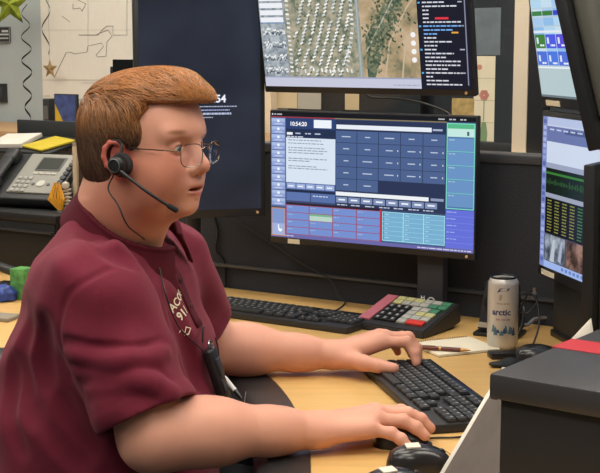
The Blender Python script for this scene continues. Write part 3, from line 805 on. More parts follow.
def sc_map(s):
    r = random.Random(4)
    town = photo_mat('aerial_town', '66705e', '949480', 'b8ac94', 60, 1); desert = photo_mat('aerial_desert', '7d7a60', 'b09a78', 'cbb294', 14, 4); grey = photo_mat('aerial_grey', '707a84', '98a2aa', 'bcc2c6', 70, 9); scrub = photo_mat('aerial_scrub', '3e4e42', '5c6c58', '8c8a6c', 70, 12)
    def house(u, v, a, l, w, c, lv=4):
        k = s.w/s.h; ca, sa = math.cos(a), math.sin(a)
        s.poly([(u+(x*ca-y*sa), v+(x*sa+y*ca)*k) for x, y in ((-l, -w), (-l, w), (l, w), (l, -w))], c, lv)
    s.q(0, 0, 1, 1, '20222a', 0)
    s.q(.13, 0, .77, .93, town, 1); s.q(.50, 0, .77, .93, desert, 2)
    s.poly([(.52, .93), (.52, .62), (.60, .42), (.68, .2), (.77, 0), (.77, .18), (.70, .38), (.63, .58), (.555, .93)], scrub, 3)
    for i in range(620):
        t = r.random(); cu, cv = .54+.23*t+r.gauss(0, .036), .78-.78*t+r.gauss(0, .10)
        if .505 < cu < .76 and 0 < cv < .9: house(cu, cv, r.uniform(0, 3), r.uniform(.003, .009), r.uniform(.003, .006), r.choice(('46543f', '566650', '66705a', '3c4a3c', '7c8068', 'a89878')))
    s.poly([(.52, .72), (.60, .50), (.70, .22), (.705, .22), (.605, .51), (.523, .73)], 'b8b8a8', 4)
    s.poly([(.60, .93), (.63, .66), (.72, .40), (.77, .30), (.77, .312), (.723, .412), (.635, .67), (.606, .93)], 'c8b498', 4)
    s.poly([(.68, .93), (.70, .70), (.74, .55), (.746, .55), (.706, .70), (.688, .93)], 'c8b498', 4)
    s.q(.482, 0, .497, .93, '98a4a4', 3); s.q(.488, 0, .490, .93, 'c0c8c8', 4)
    s.q(.0, 0, .13, .93, grey, 1)
    for k in range(9): s.q(.004, .02+.055*k, .122, .058+.055*k, 'eef0f6', 2)
    s.q(.0, .50, .13, .506, '4a78b0', 3)
    cs = ('f2f2ee', 'e2e4e4', 'cfd6da', 'f8f8f4', 'b8bcb8')
    for row in range(8):                          # curved streets of mobile homes
        for i in range(34):
            t = i/33; v = .02+.88*t; u = .165+.040*row+.16*(1-t)+.02*math.sin(t*3)-.06
            if u > .45 or u < .16: continue
            if r.random() < .16: continue
            house(u+r.uniform(-.003, .003), v, -.5+r.uniform(-.2, .2), .0082, .0036, r.choice(cs)); house(u+.004, v+.014, -.5, .007, .0016, '4c564a', 3)
        for t in range(30): house(.185+.040*row+.16*(1-t/29)-.06, .02+.88*t/29, -1.25, .003, .003, 'a8a8a0', 3)
    for i in range(26): house(.145+.001*math.sin(i), .03+.034*i, .1, .008, .004, r.choice(cs))
    for i in range(24): t = i/23; house(.462-.09*max(0, t-.65)*1.2, .03+.8*t, .1+.8*max(0, t-.6), .008, .004, r.choice(cs))
    for i in range(14): house(.17+.021*i, .87+.008*math.sin(i), 1.4, .008, .004, r.choice(cs))
    for i in range(110): house(r.uniform(.16, .46), r.uniform(.02, .9), 0, .004, .004, r.choice(('4d5f48', '66745a', '54624c')), 3)
    for rr in range(4):
        for i in range(16): house(.012+.0072*i, .56+.10*rr+r.uniform(-.012, .012), .2, .0032, .004, r.choice(cs), 3); house(.014+.0072*i, .585+.10*rr+r.uniform(-.012, .012), .2, .003, .004, r.choice(('3c444c', '56606a', 'e8eaec')), 3)
    s.q(0, .92, .77, 1, 'c6c8dc', 5); s.q(0, .92, .77, .93, '9aa0b8', 6); s.words(.64, .76, .972, .006, '9a9cb0', 6, 3)
    for k in range(4): 
        c = (.745, .60+.062*k); s.mb.prism([((c[0]-.5)*s.w+.0062*math.cos(2*PI*j/14), .0062*math.sin(2*PI*j/14)) for j in range(14)], .001, .0014, screen_mat('f4f4f4', 'f4f4f4'), M=Matrix.Translation((0, 0, (1-c[1])*s.h)) @ Matrix.Rotation(PI/2, 4, 'X'))
    s.q(.77, 0, 1, 1, '1b1d2c', 5)
    for k in range(34):
        v = .02+.0285*k; L = r.choice((.03, .06, .10, .13, .16)); 
        if k % 6 == 0: s.q(.775, v, .785, v+.012, '58b0e8', 6); s.words(.953, .975, v, .009, 'b0b4c4', 6, k)
        if k in (17, 18): L = .17
        c = '7ab0f0' if k in (18, 19, 20) else 'd8dae4'
        s.words(.795, .795+L, v, .010, c, 6, 100+k)
    s.q(.85, .475, .91, .49, 'e83848', 7); s.q(.92, .58, .95, .592, 'e8a840', 7); s.q(.981, .10, .986, .97, '8a8ca0', 6)
def sc_lock(s):
    m = mat('screen_lock', '05060a', .3, spec=.3, emit='2a3246'); nt = m.node_tree; b = nt.nodes['Principled BSDF']
    tc = nt.nodes.new('ShaderNodeTexCoord'); n = nt.nodes.new('ShaderNodeTexNoise'); n.inputs['Scale'].default_value = 5; r = nt.nodes.new('ShaderNodeValToRGB')
    r.color_ramp.elements[0].color = lin('1c1f28')+[1]; r.color_ramp.elements[1].color = lin('2d323f')+[1]; r.color_ramp.elements[0].position = .3; r.color_ramp.elements[1].position = .7
    nt.links.new(tc.outputs['Object'], n.inputs['Vector']); nt.links.new(n.outputs['Fac'], r.inputs['Fac']); nt.links.new(r.outputs['Color'], b.inputs['Emission Color'])
    s.q(0, 0, 1, 1, m, 0)
    s.text('10:54', .71, .50, .034, 'eef2ff', align='RIGHT', bold=.0007)
    s.words(.40, .80, .517, .005, 'a8b0c8', 4, 3); s.words(.40, .74, .533, .006, '98a4d0', 4, 4); s.words(.40, .76, .548, .009, 'b8c0dc', 4, 5); s.words(.40, .60, .567, .005, 'a0a8bc', 4, 6)
def sc_cad(s):
    s.q(0, 0, 1, 1, 'c2cbe4', 0); s.q(0, 0, .06, 1, '7c88c0', 1)
    for k in range(24): s.q(.01, .02+.04*k, .05, .045+.04*k, random.Random(k).choice(('a8b4e0', '5868a8', '90a0d8')), 2)
    s.q(.06, .0, 1, .05, 'b4c0e0', 1); s.q(.06, .06, 1, .16, '6874a8', 1); s.q(.3, .07, 1, .10, '4a5688', 2)
    for k in range(9): s.words(.1+.09*k, .16+.09*k, .075, .01, 'c8d0ec', 3, k)
    s.q(.06, .16, 1, .30, 'ccd6ea', 1); s.q(.06, .30, 1, .335, '9aa2bc', 1)
    s.q(.06, .335, 1, .50, '142018', 1); s.q(.06, .36, 1, .375, '3a7a34', 2)
    for k in range(46): h = random.Random(k).uniform(.005, .03); s.q(.07+.02*k, .43-h, .08+.02*k, .43+h*.5, '2f5a30', 2)
    s.q(.06, .50, 1, .53, '9aa0b4', 1); s.q(.06, .53, 1, .77, '101216', 1)
    for i in range(11):
        for j in range(9): s.words(.09+.1*j, .15+.1*j, .545+.020*i, .008, ('8c8c44', '447c3c', '90907c')[(j*3+(j > 3)) % 3], 2, i*9+j)
    s.q(.06, .77, 1, .955, '4a4e58', 1)
    pm = photo_mat('camera_view', '181a20', '6a7484', 'a8b0bc', 22, 3); pm2 = photo_mat('camera_view_warm', '241c1a', '6a5048', '9c7a6c', 22, 5)
    s.q(.07, .775, .34, .95, pm, 2); s.q(.36, .775, .64, .95, pm2, 2); s.q(.66, .775, .98, .95, pm, 2); s.poly([(.14, .95), (.18, .80), (.21, .80), (.20, .95)], 'b8c0cc', 3); s.poly([(.25, .93), (.29, .79), (.31, .80), (.29, .94)], 'a8b0c4', 3)
    s.q(.06, .955, 1, 1, '9db4e8', 2)
    for k in range(12): s.q(.3+.05*k, .965, .33+.05*k, .985, '6880c0', 3)
def sc_board(s):
    s.q(0, 0, 1, 1, 'b8cbd6', 0)
    s.q(0, 0, 1, .36, 'a8d0e0', 1)
    for i in range(12):
        for j in range(7):
            v = .02+.058*i; c = ['a4c8ec', '8fbce8', 'b0d4ee', 'c4dcec'][(i+j) % 4]
            if v < .70: s.q(.01+.142*j, v, .145+.142*j, v+.05, c, 2)
    for v, cs in ((.30, ('4a8a40', '4a8a40', '98b8d8', '5848c0')), (.44, ('388048', '3c7a3c', '4040c8', '4040c8')), (.59, ('3c8038', '4a5ae0', '5a50d8', '4458d8')), (.70, ('4a70d8', '4a78e0', '5070d8', '4a78e0'))):
        for j in range(7): s.q(.01+.142*j, v, .145+.142*j, v+(.09 if v > .5 else .03), cs[j % 4], 3)
    for v in (.60, .715):
        for j in range(7): s.q(.03+.142*j, v+.01, .055+.142*j, v+.05, 'd8e4f4', 4); s.words(.07+.142*j, .13+.142*j, v+.055, .012, 'e8f0fa', 4, j)
    s.q(0, .565, 1, .58, 'dfe8f0', 3); s.q(0, .80, 1, .81, 'e8eef4', 3); s.q(0, .81, 1, .985, 'b4c8cc', 3); s.q(0, .985, 1, 1, '6a7880', 4)

C1 = Vector((.163, 3.083, 0)); RZm = math.atan2(-.282, .4665)
mn = Vector((-math.sin(RZm)*-1, 0, 0))
monitor('wide monitor showing a blue dispatch screen with clock and buttons, below the map monitor', (C1.x, C1.y, .916), RZm, .548, .311, 0, sc_dispatch, sticker=.12, arm=(.12, .09, .02), b=(.004, .004, .004, .016))
monitor('wide monitor showing an aerial town map and dark message list, above the dispatch monitor', (C1.x-.010, C1.y-.006, 1.290), RZm, .550, .311, math.radians(-10), sc_map, arm=(.12, .10, -.02), b=(.006, .006, .006, .016))
# left: upright display with a lock screen
monitor('tall dark monitor showing only a lock-screen clock, directly behind the person’s forehead', (-.243, 3.195, .985), math.radians(15), .300, .531, 0, sc_lock, arm=(.11, 0, 0), b=(.012, .012, .012, .02))
# right pair and the pair that wraps back towards the viewer
dR = Vector((.208, -.978, 0)); rR = math.atan2(dR.y, dR.x); a0 = Vector((.535, 2.862, 0))
cR = a0+dR*.20
monitor('angled monitor at right showing stacked windows and camera pictures', (cR.x, cR.y, .905), rR, .40, .330, 0, sc_cad, sticker=.12, stw=.07, arm=(.11, 0, .03), b=(.010, .010, .012, .024))
monitor('angled monitor at upper right showing light blue and green status tiles', (cR.x-.004, cR.y, 1.278), rR, .40, .330, math.radians(-9.5), sc_board, sticker=.14, stw=.075, arm=(.11, 0, -.02), b=(.010, .010, .010, .024))
dF = Vector((-.525, -.851, 0)); rF = math.atan2(dF.y, dF.x); b0 = Vector((.655, 2.430, 0)); cF = b0+dF*.175
monitor('dark tilted monitor back in the top right corner, seen from behind', (cF.x-.004, cF.y, 1.236), rF, .330, .330, math.radians(-15), sc_board, arm=(.12, 0, -.02))
monitor('dark monitor back at the right edge, the lower of the two seen from behind', (cF.x, cF.y, .868), rF, .330, .315, math.radians(-1), sc_cad, arm=(.12, 0, .02))
# mounting poles
def pole(p, z0, z1, label, base=True):
    r = empty('monitor_pole', (p[0], p[1], z0), 0, label, 'monitor stand')
    mb = MB(); mb.lathe([(0, 0), (.019, 0), (.019, z1-z0), (0, z1-z0)], n=20); mb.build('pole', steel_dark, r)
    mb = MB(); mb.box((0, 0, .006), (.12, .10, .012), bev=.004); mb.build('base_plate', steel_dark, r); return r
def behind(c, rz, d): return (c.x-math.sin(rz)*d, c.y+math.cos(rz)*d)
pole(behind(C1+Vector((math.cos(RZm), math.sin(RZm), 0))*.09, RZm, .13), DESK, 1.56, 'black pole carrying the map monitor and the dispatch monitor')
pole(behind(Vector((-.243, 3.195, 0)), math.radians(15), .12), DESK, 1.36, 'black pole carrying the tall lock-screen monitor')
pole(behind(cR, rR, .12), DESK, 1.56, 'black pole carrying the angled right-hand monitors')
pole(behind(cF, rF, .13), DESK, 1.52, 'black pole carrying the two monitors seen from behind')
# dark column standing left of that pole, with its foot and sticker
# ------------------------------------------------------------------ things on the worktop
kbm = mat('keyboard_shell', '2a2a2b', .45, spec=.4); keym = mat('keycap', '313234', .5, spec=.35); legend = mat('key_legend', '9a9a96', .6)
def kb_meshes():
    K = {}
    for w in (1, 1.5, 2, 6):
        mb = MB(); W_ = .0178*w+.0012*(w-1)
        mb.box((0, 0, .004), (W_-.0008, .0168, .008), keym, bev=.0022)
        if w < 6: mb.box((-W_*.22, .003, .0081), (.0042, .0042, .0003), legend)
        o = mb.build('key', None, None, 40); K[w] = o.data; bpy.data.objects.remove(o)
    return K
KM = kb_meshes()
def keyboard(label, loc, rz):
    """local x along the rows, y to the back; origin at the front left corner"""
    r = empty('keyboard', loc, rz, label, 'keyboard'); Lk, Dk = .440, .146
    mb = MB(); mb.box((Lk/2, Dk/2, .0085), (Lk, Dk, .017), bev=.004); mb.build('case', kbm, r)
    mb = MB(); mb.box((Lk/2, Dk-.010, .0185), (Lk-.01, .016, .003), bev=.001); mb.build('light_bar', mat('kb_bar', '26272a', .25), r)
    for x in (.05, .39):
        mb = MB(); mb.box((x, Dk-.02, -.0005+.003), (.03, .012, .004)); mb.build('foot', kbm, r)
    rows = [(5, [(x*.0203+.012+.009, 1) for x in range(13)]), (4, [(x*.019+.012+.009, 1) for x in range(13)]+[(.2735, 2)]), (3, [(.0245, 1.5)]+[(.049+x*.019, 1) for x in range(12)]), (2, [(.0275, 2)]+[(.059+x*.019, 1) for x in range(11)]+[(.278, 1.5)]), (1, [(.0275, 2)]+[(.06+x*.019, 1) for x in range(10)]+[(.267, 2)]), (0, [(.0245, 1.5), (.053, 1.5), (.13, 6), (.21, 1.5), (.24, 1.5), (.272, 1.5)])]
    n = 0
    for i, ks in rows:
        ks = ks+[(.306+.019*j, 1) for j in range(3) if i != 2 and i != 1 or (i == 1 and j == 1)]+([(.368+.019*j, 1) for j in range(4)] if i < 5 else [])
        for x, w in ks:
            if n >= 100: break
            y = .011+.0192*i+(.004 if i == 5 else 0)+.0085
            o = bpy.data.objects.new('key', KM[w]); COL.objects.link(o); o.parent = r; o.location = (x+.002, y, .0165); n += 1
    return r
long = Vector((.22, -.975, 0)).normalized(); shrt = Vector((-long.y, long.x, 0))*1
nl = D(431, 425, .757); fl = nl-long*.440-0*shrt
k1 = keyboard('black keyboard under the person’s left hand, running towards the viewer', (0, 0, DESK), math.atan2(long.y, long.x))
# its rows read from the person's side: left end far, right end near
k1.location = (nl.x-long.x*.44, nl.y-long.y*.44, DESK)
d2 = Vector((.835, -.55, 0)).normalized(); s2 = Vector((-d2.y, d2.x, 0)); bl = D(229, 297, .757); fr2 = bl-s2*.146
keyboard('black keyboard lying behind the person’s left forearm, next to the colour-keyed phone pad', (fr2.x, fr2.y, DESK), math.atan2(d2.y, d2.x))

mouse_m = mat('mouse_plastic', '252527', .24, spec=.5); mouse_s = mat('mouse_side', '101011', .5); stk = mat('white_sticker', 'd8d3c4', .7)
def mouse(label, loc, rz, L=.112, w=.062, h=.037, sticker=False):
    """origin under the middle, nose towards local +x"""
    r = empty('computer_mouse', loc, rz, label, 'mouse')
    def outline(t):                               # half width along the length
        return w/2*(.78+.22*math.cos(2*t*2.2))*(1-abs(2*t)**6)**.5 if abs(t) < .5 else 0
    rows = []; n = 25
    for i in range(n):
        t = -.5+i/(n-1); t = .5*math.sin(PI*t); hw = w/2*max(0, 1-abs(2*t)**3.2)**.5*(1-.10*math.exp(-((t-.05)/.14)**2)); hz = h*max(0, 1-abs(2*t+.12)**2.6 if t > -.44 else max(0, 1-abs(2*t)**4))**.55*(.96-.25*max(0, t))
        row = []
        for j in range(17):
            a = PI*j/16; cx, sx = math.cos(a), math.sin(a)
            row.append((t*L, hw*abs(cx)**.7*(1 if cx >= 0 else -1), .002+max(0, hz)*sx**.75))
        rows.append(row)
    mb = MB(); mb.grid(rows); mb.quad([]) if False else None
    mb.prism([(q[0][0], q[0][1]) for q in rows]+[(q[-1][0], q[-1][1]) for q in rows[::-1][1:-1]], 0, .0022)
    mb.build('shell', mouse_m, r, 60)
    mb = MB(); mb.lathe([(0, -.0035), (.0055, -.0035), (.0065, -.002), (.0065, .002), (.0055, .0035), (0, .0035)], n=24, M=Matrix.Translation((L*.27, 0, h*.66)) @ Matrix.Rotation(PI/2, 4, 'X')); mb.build('scroll_wheel', mat('wheel_rubber', '2c2c2e', .7), r)
    mb = MB(); mb.tube([(L*.08, 0, h*.97), (L*.2, 0, h*.88), (L*.36, 0, h*.66), (L*.47, 0, h*.35)], .0006, n=4); mb.build('button_seam', mat('seam', '050505', .8), r)
    if sticker:
        mb = MB(); mb.quad([(-.026, -.012, h*.968), (-.004, -.012, h*.985), (-.004, .010, h*.995), (-.026, .010, h*.978)]); o = mb.build('sticker', stk, r, 0)
        sd_ = o.modifiers.new('t', 'SOLIDIFY'); sd_.thickness = .004; sd_.offset = 0; o['label'] = 'white paper sticker on the back of the mouse'
    return r
mouse('black mouse under the person’s right hand', (.168, 2.056, DESK), math.radians(2), L=.098, w=.056, h=.029)
m1 = D(422, 459, .755); mouse('black mouse with a square white sticker, nearest to the person’s right hand', (m1.x, m1.y, DESK), math.radians(6), sticker=True)
m2 = D(397, 483, .755); mouse('black mouse with a white sticker cut off by the bottom edge of the picture', (m2.x, m2.y, DESK), math.radians(20), sticker=True)
m3 = D(541, 354, .755); mouse('plain black mouse lying between the can and the lidded black box', (m3.x, m3.y, DESK), math.radians(-10), L=.11, w=.066, h=.034)
def cable(label, pts, r=.0022, col='161616', n=8):
    mb = MB(); mb.tube(spline(pts, n), r, n=8); o = mb.build('cable', mat('cable_'+col, col, .5), None, 180); rebase(o); return tag(o, label, 'cable')
z = DESK+.003
cable('thin black mouse cord running right from the hand’s mouse', [(.203, 2.056, z+.004), D(432, 438, z), D(452, 437.5, z), (D(476, 436, z)+Vector((0, 0, 0)))], .0018)
# colour-keyed phone pad
r0 = D(352, 328, DESK); wd = Vector((.79, -.613, 0)).normalized(); dd = Vector((-wd.y, wd.x, 0))
dp = empty('dial_keypad', (r0.x, r0.y, DESK), math.atan2(wd.y, wd.x), 'sloping black phone keypad with pink, yellow, green and red keys', 'keypad')
Wp, Dp = .195, .150; sl = math.atan2(.040, Dp)
mb = MB(); mb.quad([]) if False else None
t_ = bmesh.new(); side = [(0, 0), (0, .016), (Dp, .058), (Dp+.012, .050), (Dp+.012, .012), (Dp-.03, .004), (.03, 0)]
va = [t_.verts.new((0, y, z_)) for y, z_ in side]; vb = [t_.verts.new((Wp, y, z_)) for y, z_ in side]; k_ = len(side)
t_.faces.new(va); t_.faces.new(vb[::-1])
for i in range(k_): t_.faces.new((va[i], vb[i], vb[(i+1) % k_], va[(i+1) % k_]))
bmesh.ops.recalc_face_normals(t_, faces=t_.faces); bmesh.ops.bevel(t_, geom=t_.edges[:], offset=.003, segments=2, affect='EDGES'); mb._add(t_, kbm); mb.build('wedge_case', None, dp)
for y in (.03, .13):
    mb = MB(); mb.box((Wp/2, y, .004), (Wp*.8, .02, .008)); mb.build('foot', kbm, dp)
RS = Matrix.Translation((0, 0, .016)) @ Matrix.Rotation(math.atan2(.042, Dp), 4, 'X')
def pkey(u, v, w, d, col, mark=False, name='key'):
    mb = MB(); mb.box((u+w/2, v+d/2, .003), (w-.0015, d-.0015, .006), mat('key_'+col, col, .5), bev=.0012)
    if mark: mb.box((u+w/2, v+d/2, .0062), (w*.3, d*.4, .0004), legend)
    o = mb.build('key', None, None, 40); o.data.transform(RS); o.parent = dp
pk, gy, yl, gn, bk = 'b06470', 'a4a49c', 'b4b27c', '3f7a5c', '18181a'
mb = MB(); mb.box((.0215, .082, .002), (.030, .128, .004), mat('key_'+pk, pk, .55)); o = mb.build('label_strip', None, None); o.data.transform(RS); o.parent = dp
for c in range(6):
    u = .042+.0245*c
    pkey(u, .126, .0235, .018, [yl, yl, yl, gy, gy, gn][c]); pkey(u, .107, .0235, .018, [yl, gy, gy, gy, gn, gn][c])
for i in range(4):
    for j in range(3): pkey(.042+.0205*j, .022+.0205*(3-i), .0195, .0195, bk, True)
for i in range(4):
    for j in range(3): 
        c = [[gy, gy, gn], [gy, yl, yl], [gy, gy, gy], [gy, 'c8342c', None]][i][j]
        if c: pkey(.107+.0245*j, .022+.0205*(3-i), .046 if c == 'c8342c' else .0235, .0195, c)
# energy drink can
cc = D(502, 347.5, DESK)
can = empty('drink_can', (cc.x, cc.y, DESK), math.radians(20), 'tall silver drink can with blue lettering standing at the back of the worktop', 'can')
silver = mat('can_aluminium', 'c2bfb7', .34, metal=.4, noise=.05, nscale=20); 
mb = MB(); mb.lathe([(0, .004), (.022, .003), (.025, 0), (.029, .004), (.033, .012), (.033, .140), (.0325, .145), (.028, .154)], n=48); mb.build('body', silver, can, 50)
alu = mat('can_rim', '8c8c8e', .3, metal=1)
mb = MB(); mb.lathe([(.028, .153), (.0285, .157), (.027, .158), (.0255, .1545), (.024, .152), (0, .152)], n=48); lid = mb.build('lid', mat('can_lid', '2a2a2c', .35, metal=.8), can, 50)
mb = MB(); mb.box((.004, 0, .1535), (.024, .014, .0018), bev=.0008); mb.build('pull_tab', alu, lid)
def on_can(me, zc, ang, m, name, lab=None):
    v = [q.co.copy() for q in me.vertices]; Rr = .0334
    for q, c in zip(me.vertices, v):
        a = ang+c.x/Rr; q.co = (Rr*math.cos(a), Rr*math.sin(a), zc+c.y)
    o = link(name, me, can, 0); me.materials.append(m); return o
ca = math.atan2(-cc.y, -cc.x)-math.radians(20)
navy = mat('can_navy', '22345c', .5); tealm = mat('can_teal', '4a6a74', .5)
on_can(text_mesh('arctic', .0185, 'CENTER', bold=.0006), .078, ca-.1, navy, 'lettering')
def patch(pts, zc, ang, m, name):
    mb = MB(); mb.quad([(x, y, 0) for x, y in pts]); bmesh.ops.subdivide_edges(mb.bm, edges=mb.bm.edges[:], cuts=4, use_grid_fill=True); o = mb.build(name, None, None, 0); me2 = o.data; bpy.data.objects.remove(o); me2.materials.clear(); return on_can(me2, zc, ang, m, name)
patch([(-.012, 0), (-.006, .010), (.016, .010), (.012, .004), (-.002, .004)], .126, ca-.05, navy, 'emblem')
patch([(-.006, 0), (-.004, .012), (.002, .012), (.000, 0)], .110, ca-.1, mat('can_tan', '9c8a70', .5), 'emblem')
for k in range(11):
    r_ = random.Random(k); x = r_.uniform(-.028, .028); h_ = r_.uniform(.006, .02)
    patch([(-.005, 0), (-.001, h_), (.002, h_*.8), (.005, 0)], .032+r_.uniform(0, .01), ca+x/.033, r_.choice((navy, tealm, tealm)), 'mountain_print')
for k in range(3): patch([(-.005, 0), (-.005, .004), (.004, .004), (.004, 0)], .066, ca+.05+(k-1)*.33, mat('can_rose', 'a08088', .5), 'small_print')
for k in range(4): patch([(-.003, 0), (-.003, .003), (.003, .003), (.003, 0)], .101, ca+(k-1.5)*.22, mat('can_tan', '9c8a70', .5), 'small_print')
# black speaker-like unit behind the can
c_ = D(500.5, 334, DESK)
sp1 = empty('desktop_speaker', (c_.x, c_.y, DESK), math.radians(-25), 'black desktop speaker with a grey label, half hidden behind the silver can', 'speaker')
t_ = bmesh.new(); bmesh.ops.create_cube(t_, size=1); bmesh.ops.scale(t_, vec=(.094, .07, .12), verts=t_.verts)
for v in t_.verts:
    if v.co.z > 0: v.co.x *= .74; v.co.y = v.co.y*.6+.01
bmesh.ops.bevel(t_, geom=t_.edges[:], offset=.008, segments=3, affect='EDGES'); bmesh.ops.translate(t_, vec=(0, 0, .066), verts=t_.verts)
mb = MB(); mb._add(t_, blk); mb.build('housing', None, sp1)
mb = MB(); mb.box((0, -.006, .0045), (.104, .078, .009), bev=.003); mb.build('base', blk, sp1)
mb = MB(); mb.box((-.028, -.0375, .026), (.026, .004, .011)); o = mb.build('label_plate', mat('grey_label', 'a09c90', .6), sp1)
mb = MB(); mb.lathe([(0, 0), (.03, 0), (.031, .002), (.026, .003), (0, .001)], n=32, M=Matrix.Translation((0, -.030, .075)) @ Matrix.Rotation(math.radians(100), 4, 'X')); mb.build('speaker_grille', mat('grille', '0e0e0f', .8), sp1)
mb = MB(); mb.tube([(.048, -.03, .006), (.056, -.02, .03), (.052, .0, .06), (.04, .02, .07)], .004); mb.build('side_bracket', blk, sp1)
# hub and its cord
h_ = D(508, 357.5, DESK)
hub = empty('usb_hub', (h_.x, h_.y, DESK), math.radians(10), 'small flat black hub lying in front of the silver can', 'hub')
mb = MB(); mb.box((0, 0, .007), (.082, .034, .014), bev=.003); mb.build('case', mat('hub_plastic', '161617', .3), hub)
for k in range(3):
    mb = MB(); mb.box((-.025+.025*k, -.0172, .007), (.014, .001, .006)); mb.build('port', mat('port', '303236', .4, metal=.6), hub)
he_ = Vector((h_.x+.04, h_.y+.007, DESK+.008))
cable('thin black cord looping up from the flat hub beside the silver can', [he_, he_+Vector((.016, .02, .012)), he_+Vector((.034, .05, .05)), he_+Vector((.036, .08, .085)), he_+Vector((.028, .09, .105)), he_+Vector((.008, .09, .112)), he_+Vector((-.012, .09, .10)), he_+Vector((-.004, .09, .070)), he_+Vector((.018, .09, .068)), he_+Vector((.034, .09, .088)), he_+Vector((.03, .11, .112)), he_+Vector((.02, .16, .08)), he_+Vector((.0, .20, .003-.008))], .0021)
pg = he_+Vector((.031, .10, .100))
plug = empty('cable_plug', (pg.x, pg.y, pg.z), 0, 'small shiny plug on the cord above the flat hub', 'plug')
mb = MB(); mb.box((0, 0, .004), (.010, .007, .016), bev=.002); mb.build('plug_body', mat('plug_grey', '7c7c80', .3, metal=.6), plug)
mb = MB(); mb.box((0, 0, .016), (.006, .003, .010)); mb.build('plug_tip', alu, plug)
cable('grey cable lying on the worktop behind the speaker towards the right', [D(455, 303, z), D(472, 305, z), D(488, 310, z+.004), D(523, 325, z+.012), D(535, 319, z+.016), D(552, 318, z+.01), D(570, 322, z+.002)], .0042, '8a8a8c')
cable('dark cable crossing the worktop behind the phone keypad', [D(450, 309, z), D(462, 305.5, z), D(480, 306, z), D(496, 312, z), D(508, 316, z)], .0034, '4a4a4c')
cable('thin grey cable hanging down the partition left of the dispatch monitor', [VP(226, 214, pan(0, -.016), N1), VP(245, 226, pan(0, -.008), N1), VP(300, 262, pan(0, -.008), N1), VP(330, 280, pan(0, -.016), N1), D(338, 296, z+.012), D(345, 302, z), D(340, 308, z), D(330, 313, DESK+.012)], .0022, '2c2c30')
cable('thick dark cable clipped to the panel behind the person’s shoulder', [VP(214, 216, pan(0, -.006), N1), VP(218, 232, pan(0, -.006), N1), VP(216, 250, pan(0, -.006), N1), VP(224, 262, pan(0, -.006), N1), VP(226, 290, pan(0, -.006), N1)], .003, '121214')
cable('thin grey cord drooping between the map monitor and the dispatch monitor', [VP(364, 92, pan(0, -.06), N1), VP(372, 97.5, pan(0, -.05), N1), VP(396, 98.5, pan(0, -.04), N1), VP(422, 103, pan(0, -.04), N1), VP(446, 112, pan(0, -.06), N1), VP(455, 122, pan(0, -.07), N1)], .0028, '6a6a68')
# notepad and pen
q = [D(465, 337.5), D(494, 349), D(447, 360)]
nd = (q[1]-q[0]); nd.z = 0; ne = Vector((-.113, -.09, 0))
na = math.atan2(nd.y, nd.x); cpt = q[0]+nd*.5+ne.normalized()*.075
npd = empty('notepad', (cpt.x, cpt.y, DESK), na, 'cream spiral notepad lying open by the keypad under a brown pen', 'notepad')
paper = mat('cream_paper', 'e2dac2', .8, noise=.03)
mb = MB(); mb.box((0, 0, .0035), (.125, .150, .005), bev=.001); mb.build('page_block', paper, npd)
mb = MB(); mb.box((0, 0, .0007), (.128, .153, .0014)); mb.build('cover', mat('notepad_card', '9a8a68', .8), npd)
for k in range(11): pass
mb = MB()
sp_pts = []
for k in range(24*8):
    a = 2*PI*k/8; sp_pts.append((-.0625+.0035*math.cos(a), -.068+.136*k/(24*8), .0045+.0042*math.sin(a)))
mb.tube(sp_pts, .0006, n=5); mb.build('spiral_binding', mat('spiral_wire', '9a8f78', .35, metal=.8), npd)
pa, pb = D(417, 347, DESK+.012), D(471, 350, DESK+.012); pd = pb-pa; 
pen = empty('ballpoint_pen', ((pa.x+pb.x)/2, (pa.y+pb.y)/2, DESK+.0065), math.atan2(pd.y, pd.x), 'dark red-brown ballpoint pen with gold ends lying on the cream notepad', 'pen')
XR = Matrix.Translation((0, 0, .0048)) @ Matrix.Rotation(PI/2, 4, 'Y')
brown = mat('pen_brown', '5c2a20', .3, noise=.2, nscale=90); goldm = mat('pen_gold', 'c0965a', .3, metal=.9)
hl = pd.length/2
mb = MB(); mb.lathe([(0, -hl*.1), (.0046, -hl*.1), (.0048, hl*.2), (.0044, hl*.62), (0, hl*.62)], n=20, M=XR); mb.build('barrel', brown, pen)
mb = MB(); mb.lathe([(0, hl*.62), (.0042, hl*.62), (.003, hl*.82), (.0012, hl*.95), (.0006, hl), (0, hl)], n=20, M=XR); mb.build('tip', goldm, pen)
mb = MB(); mb.lathe([(0, -hl), (.003, -hl), (.0044, -hl*.92), (.0046, -hl*.18), (0, -hl*.18)], n=20, M=XR); mb.build('cap', brown, pen)
mb = MB(); mb.lathe([(.0046, -hl*.18), (.0051, -hl*.18), (.0051, -hl*.1), (.0046, -hl*.1)], n=20, M=XR); mb.build('centre_ring', goldm, pen)
mb = MB(); mb.box((-hl*.6, 0, .0102), (hl*.6, .0022, .0012), bev=.0005); mb.box((-hl*.88, 0, .0085), (.003, .0022, .004)); mb.build('clip', goldm, pen)
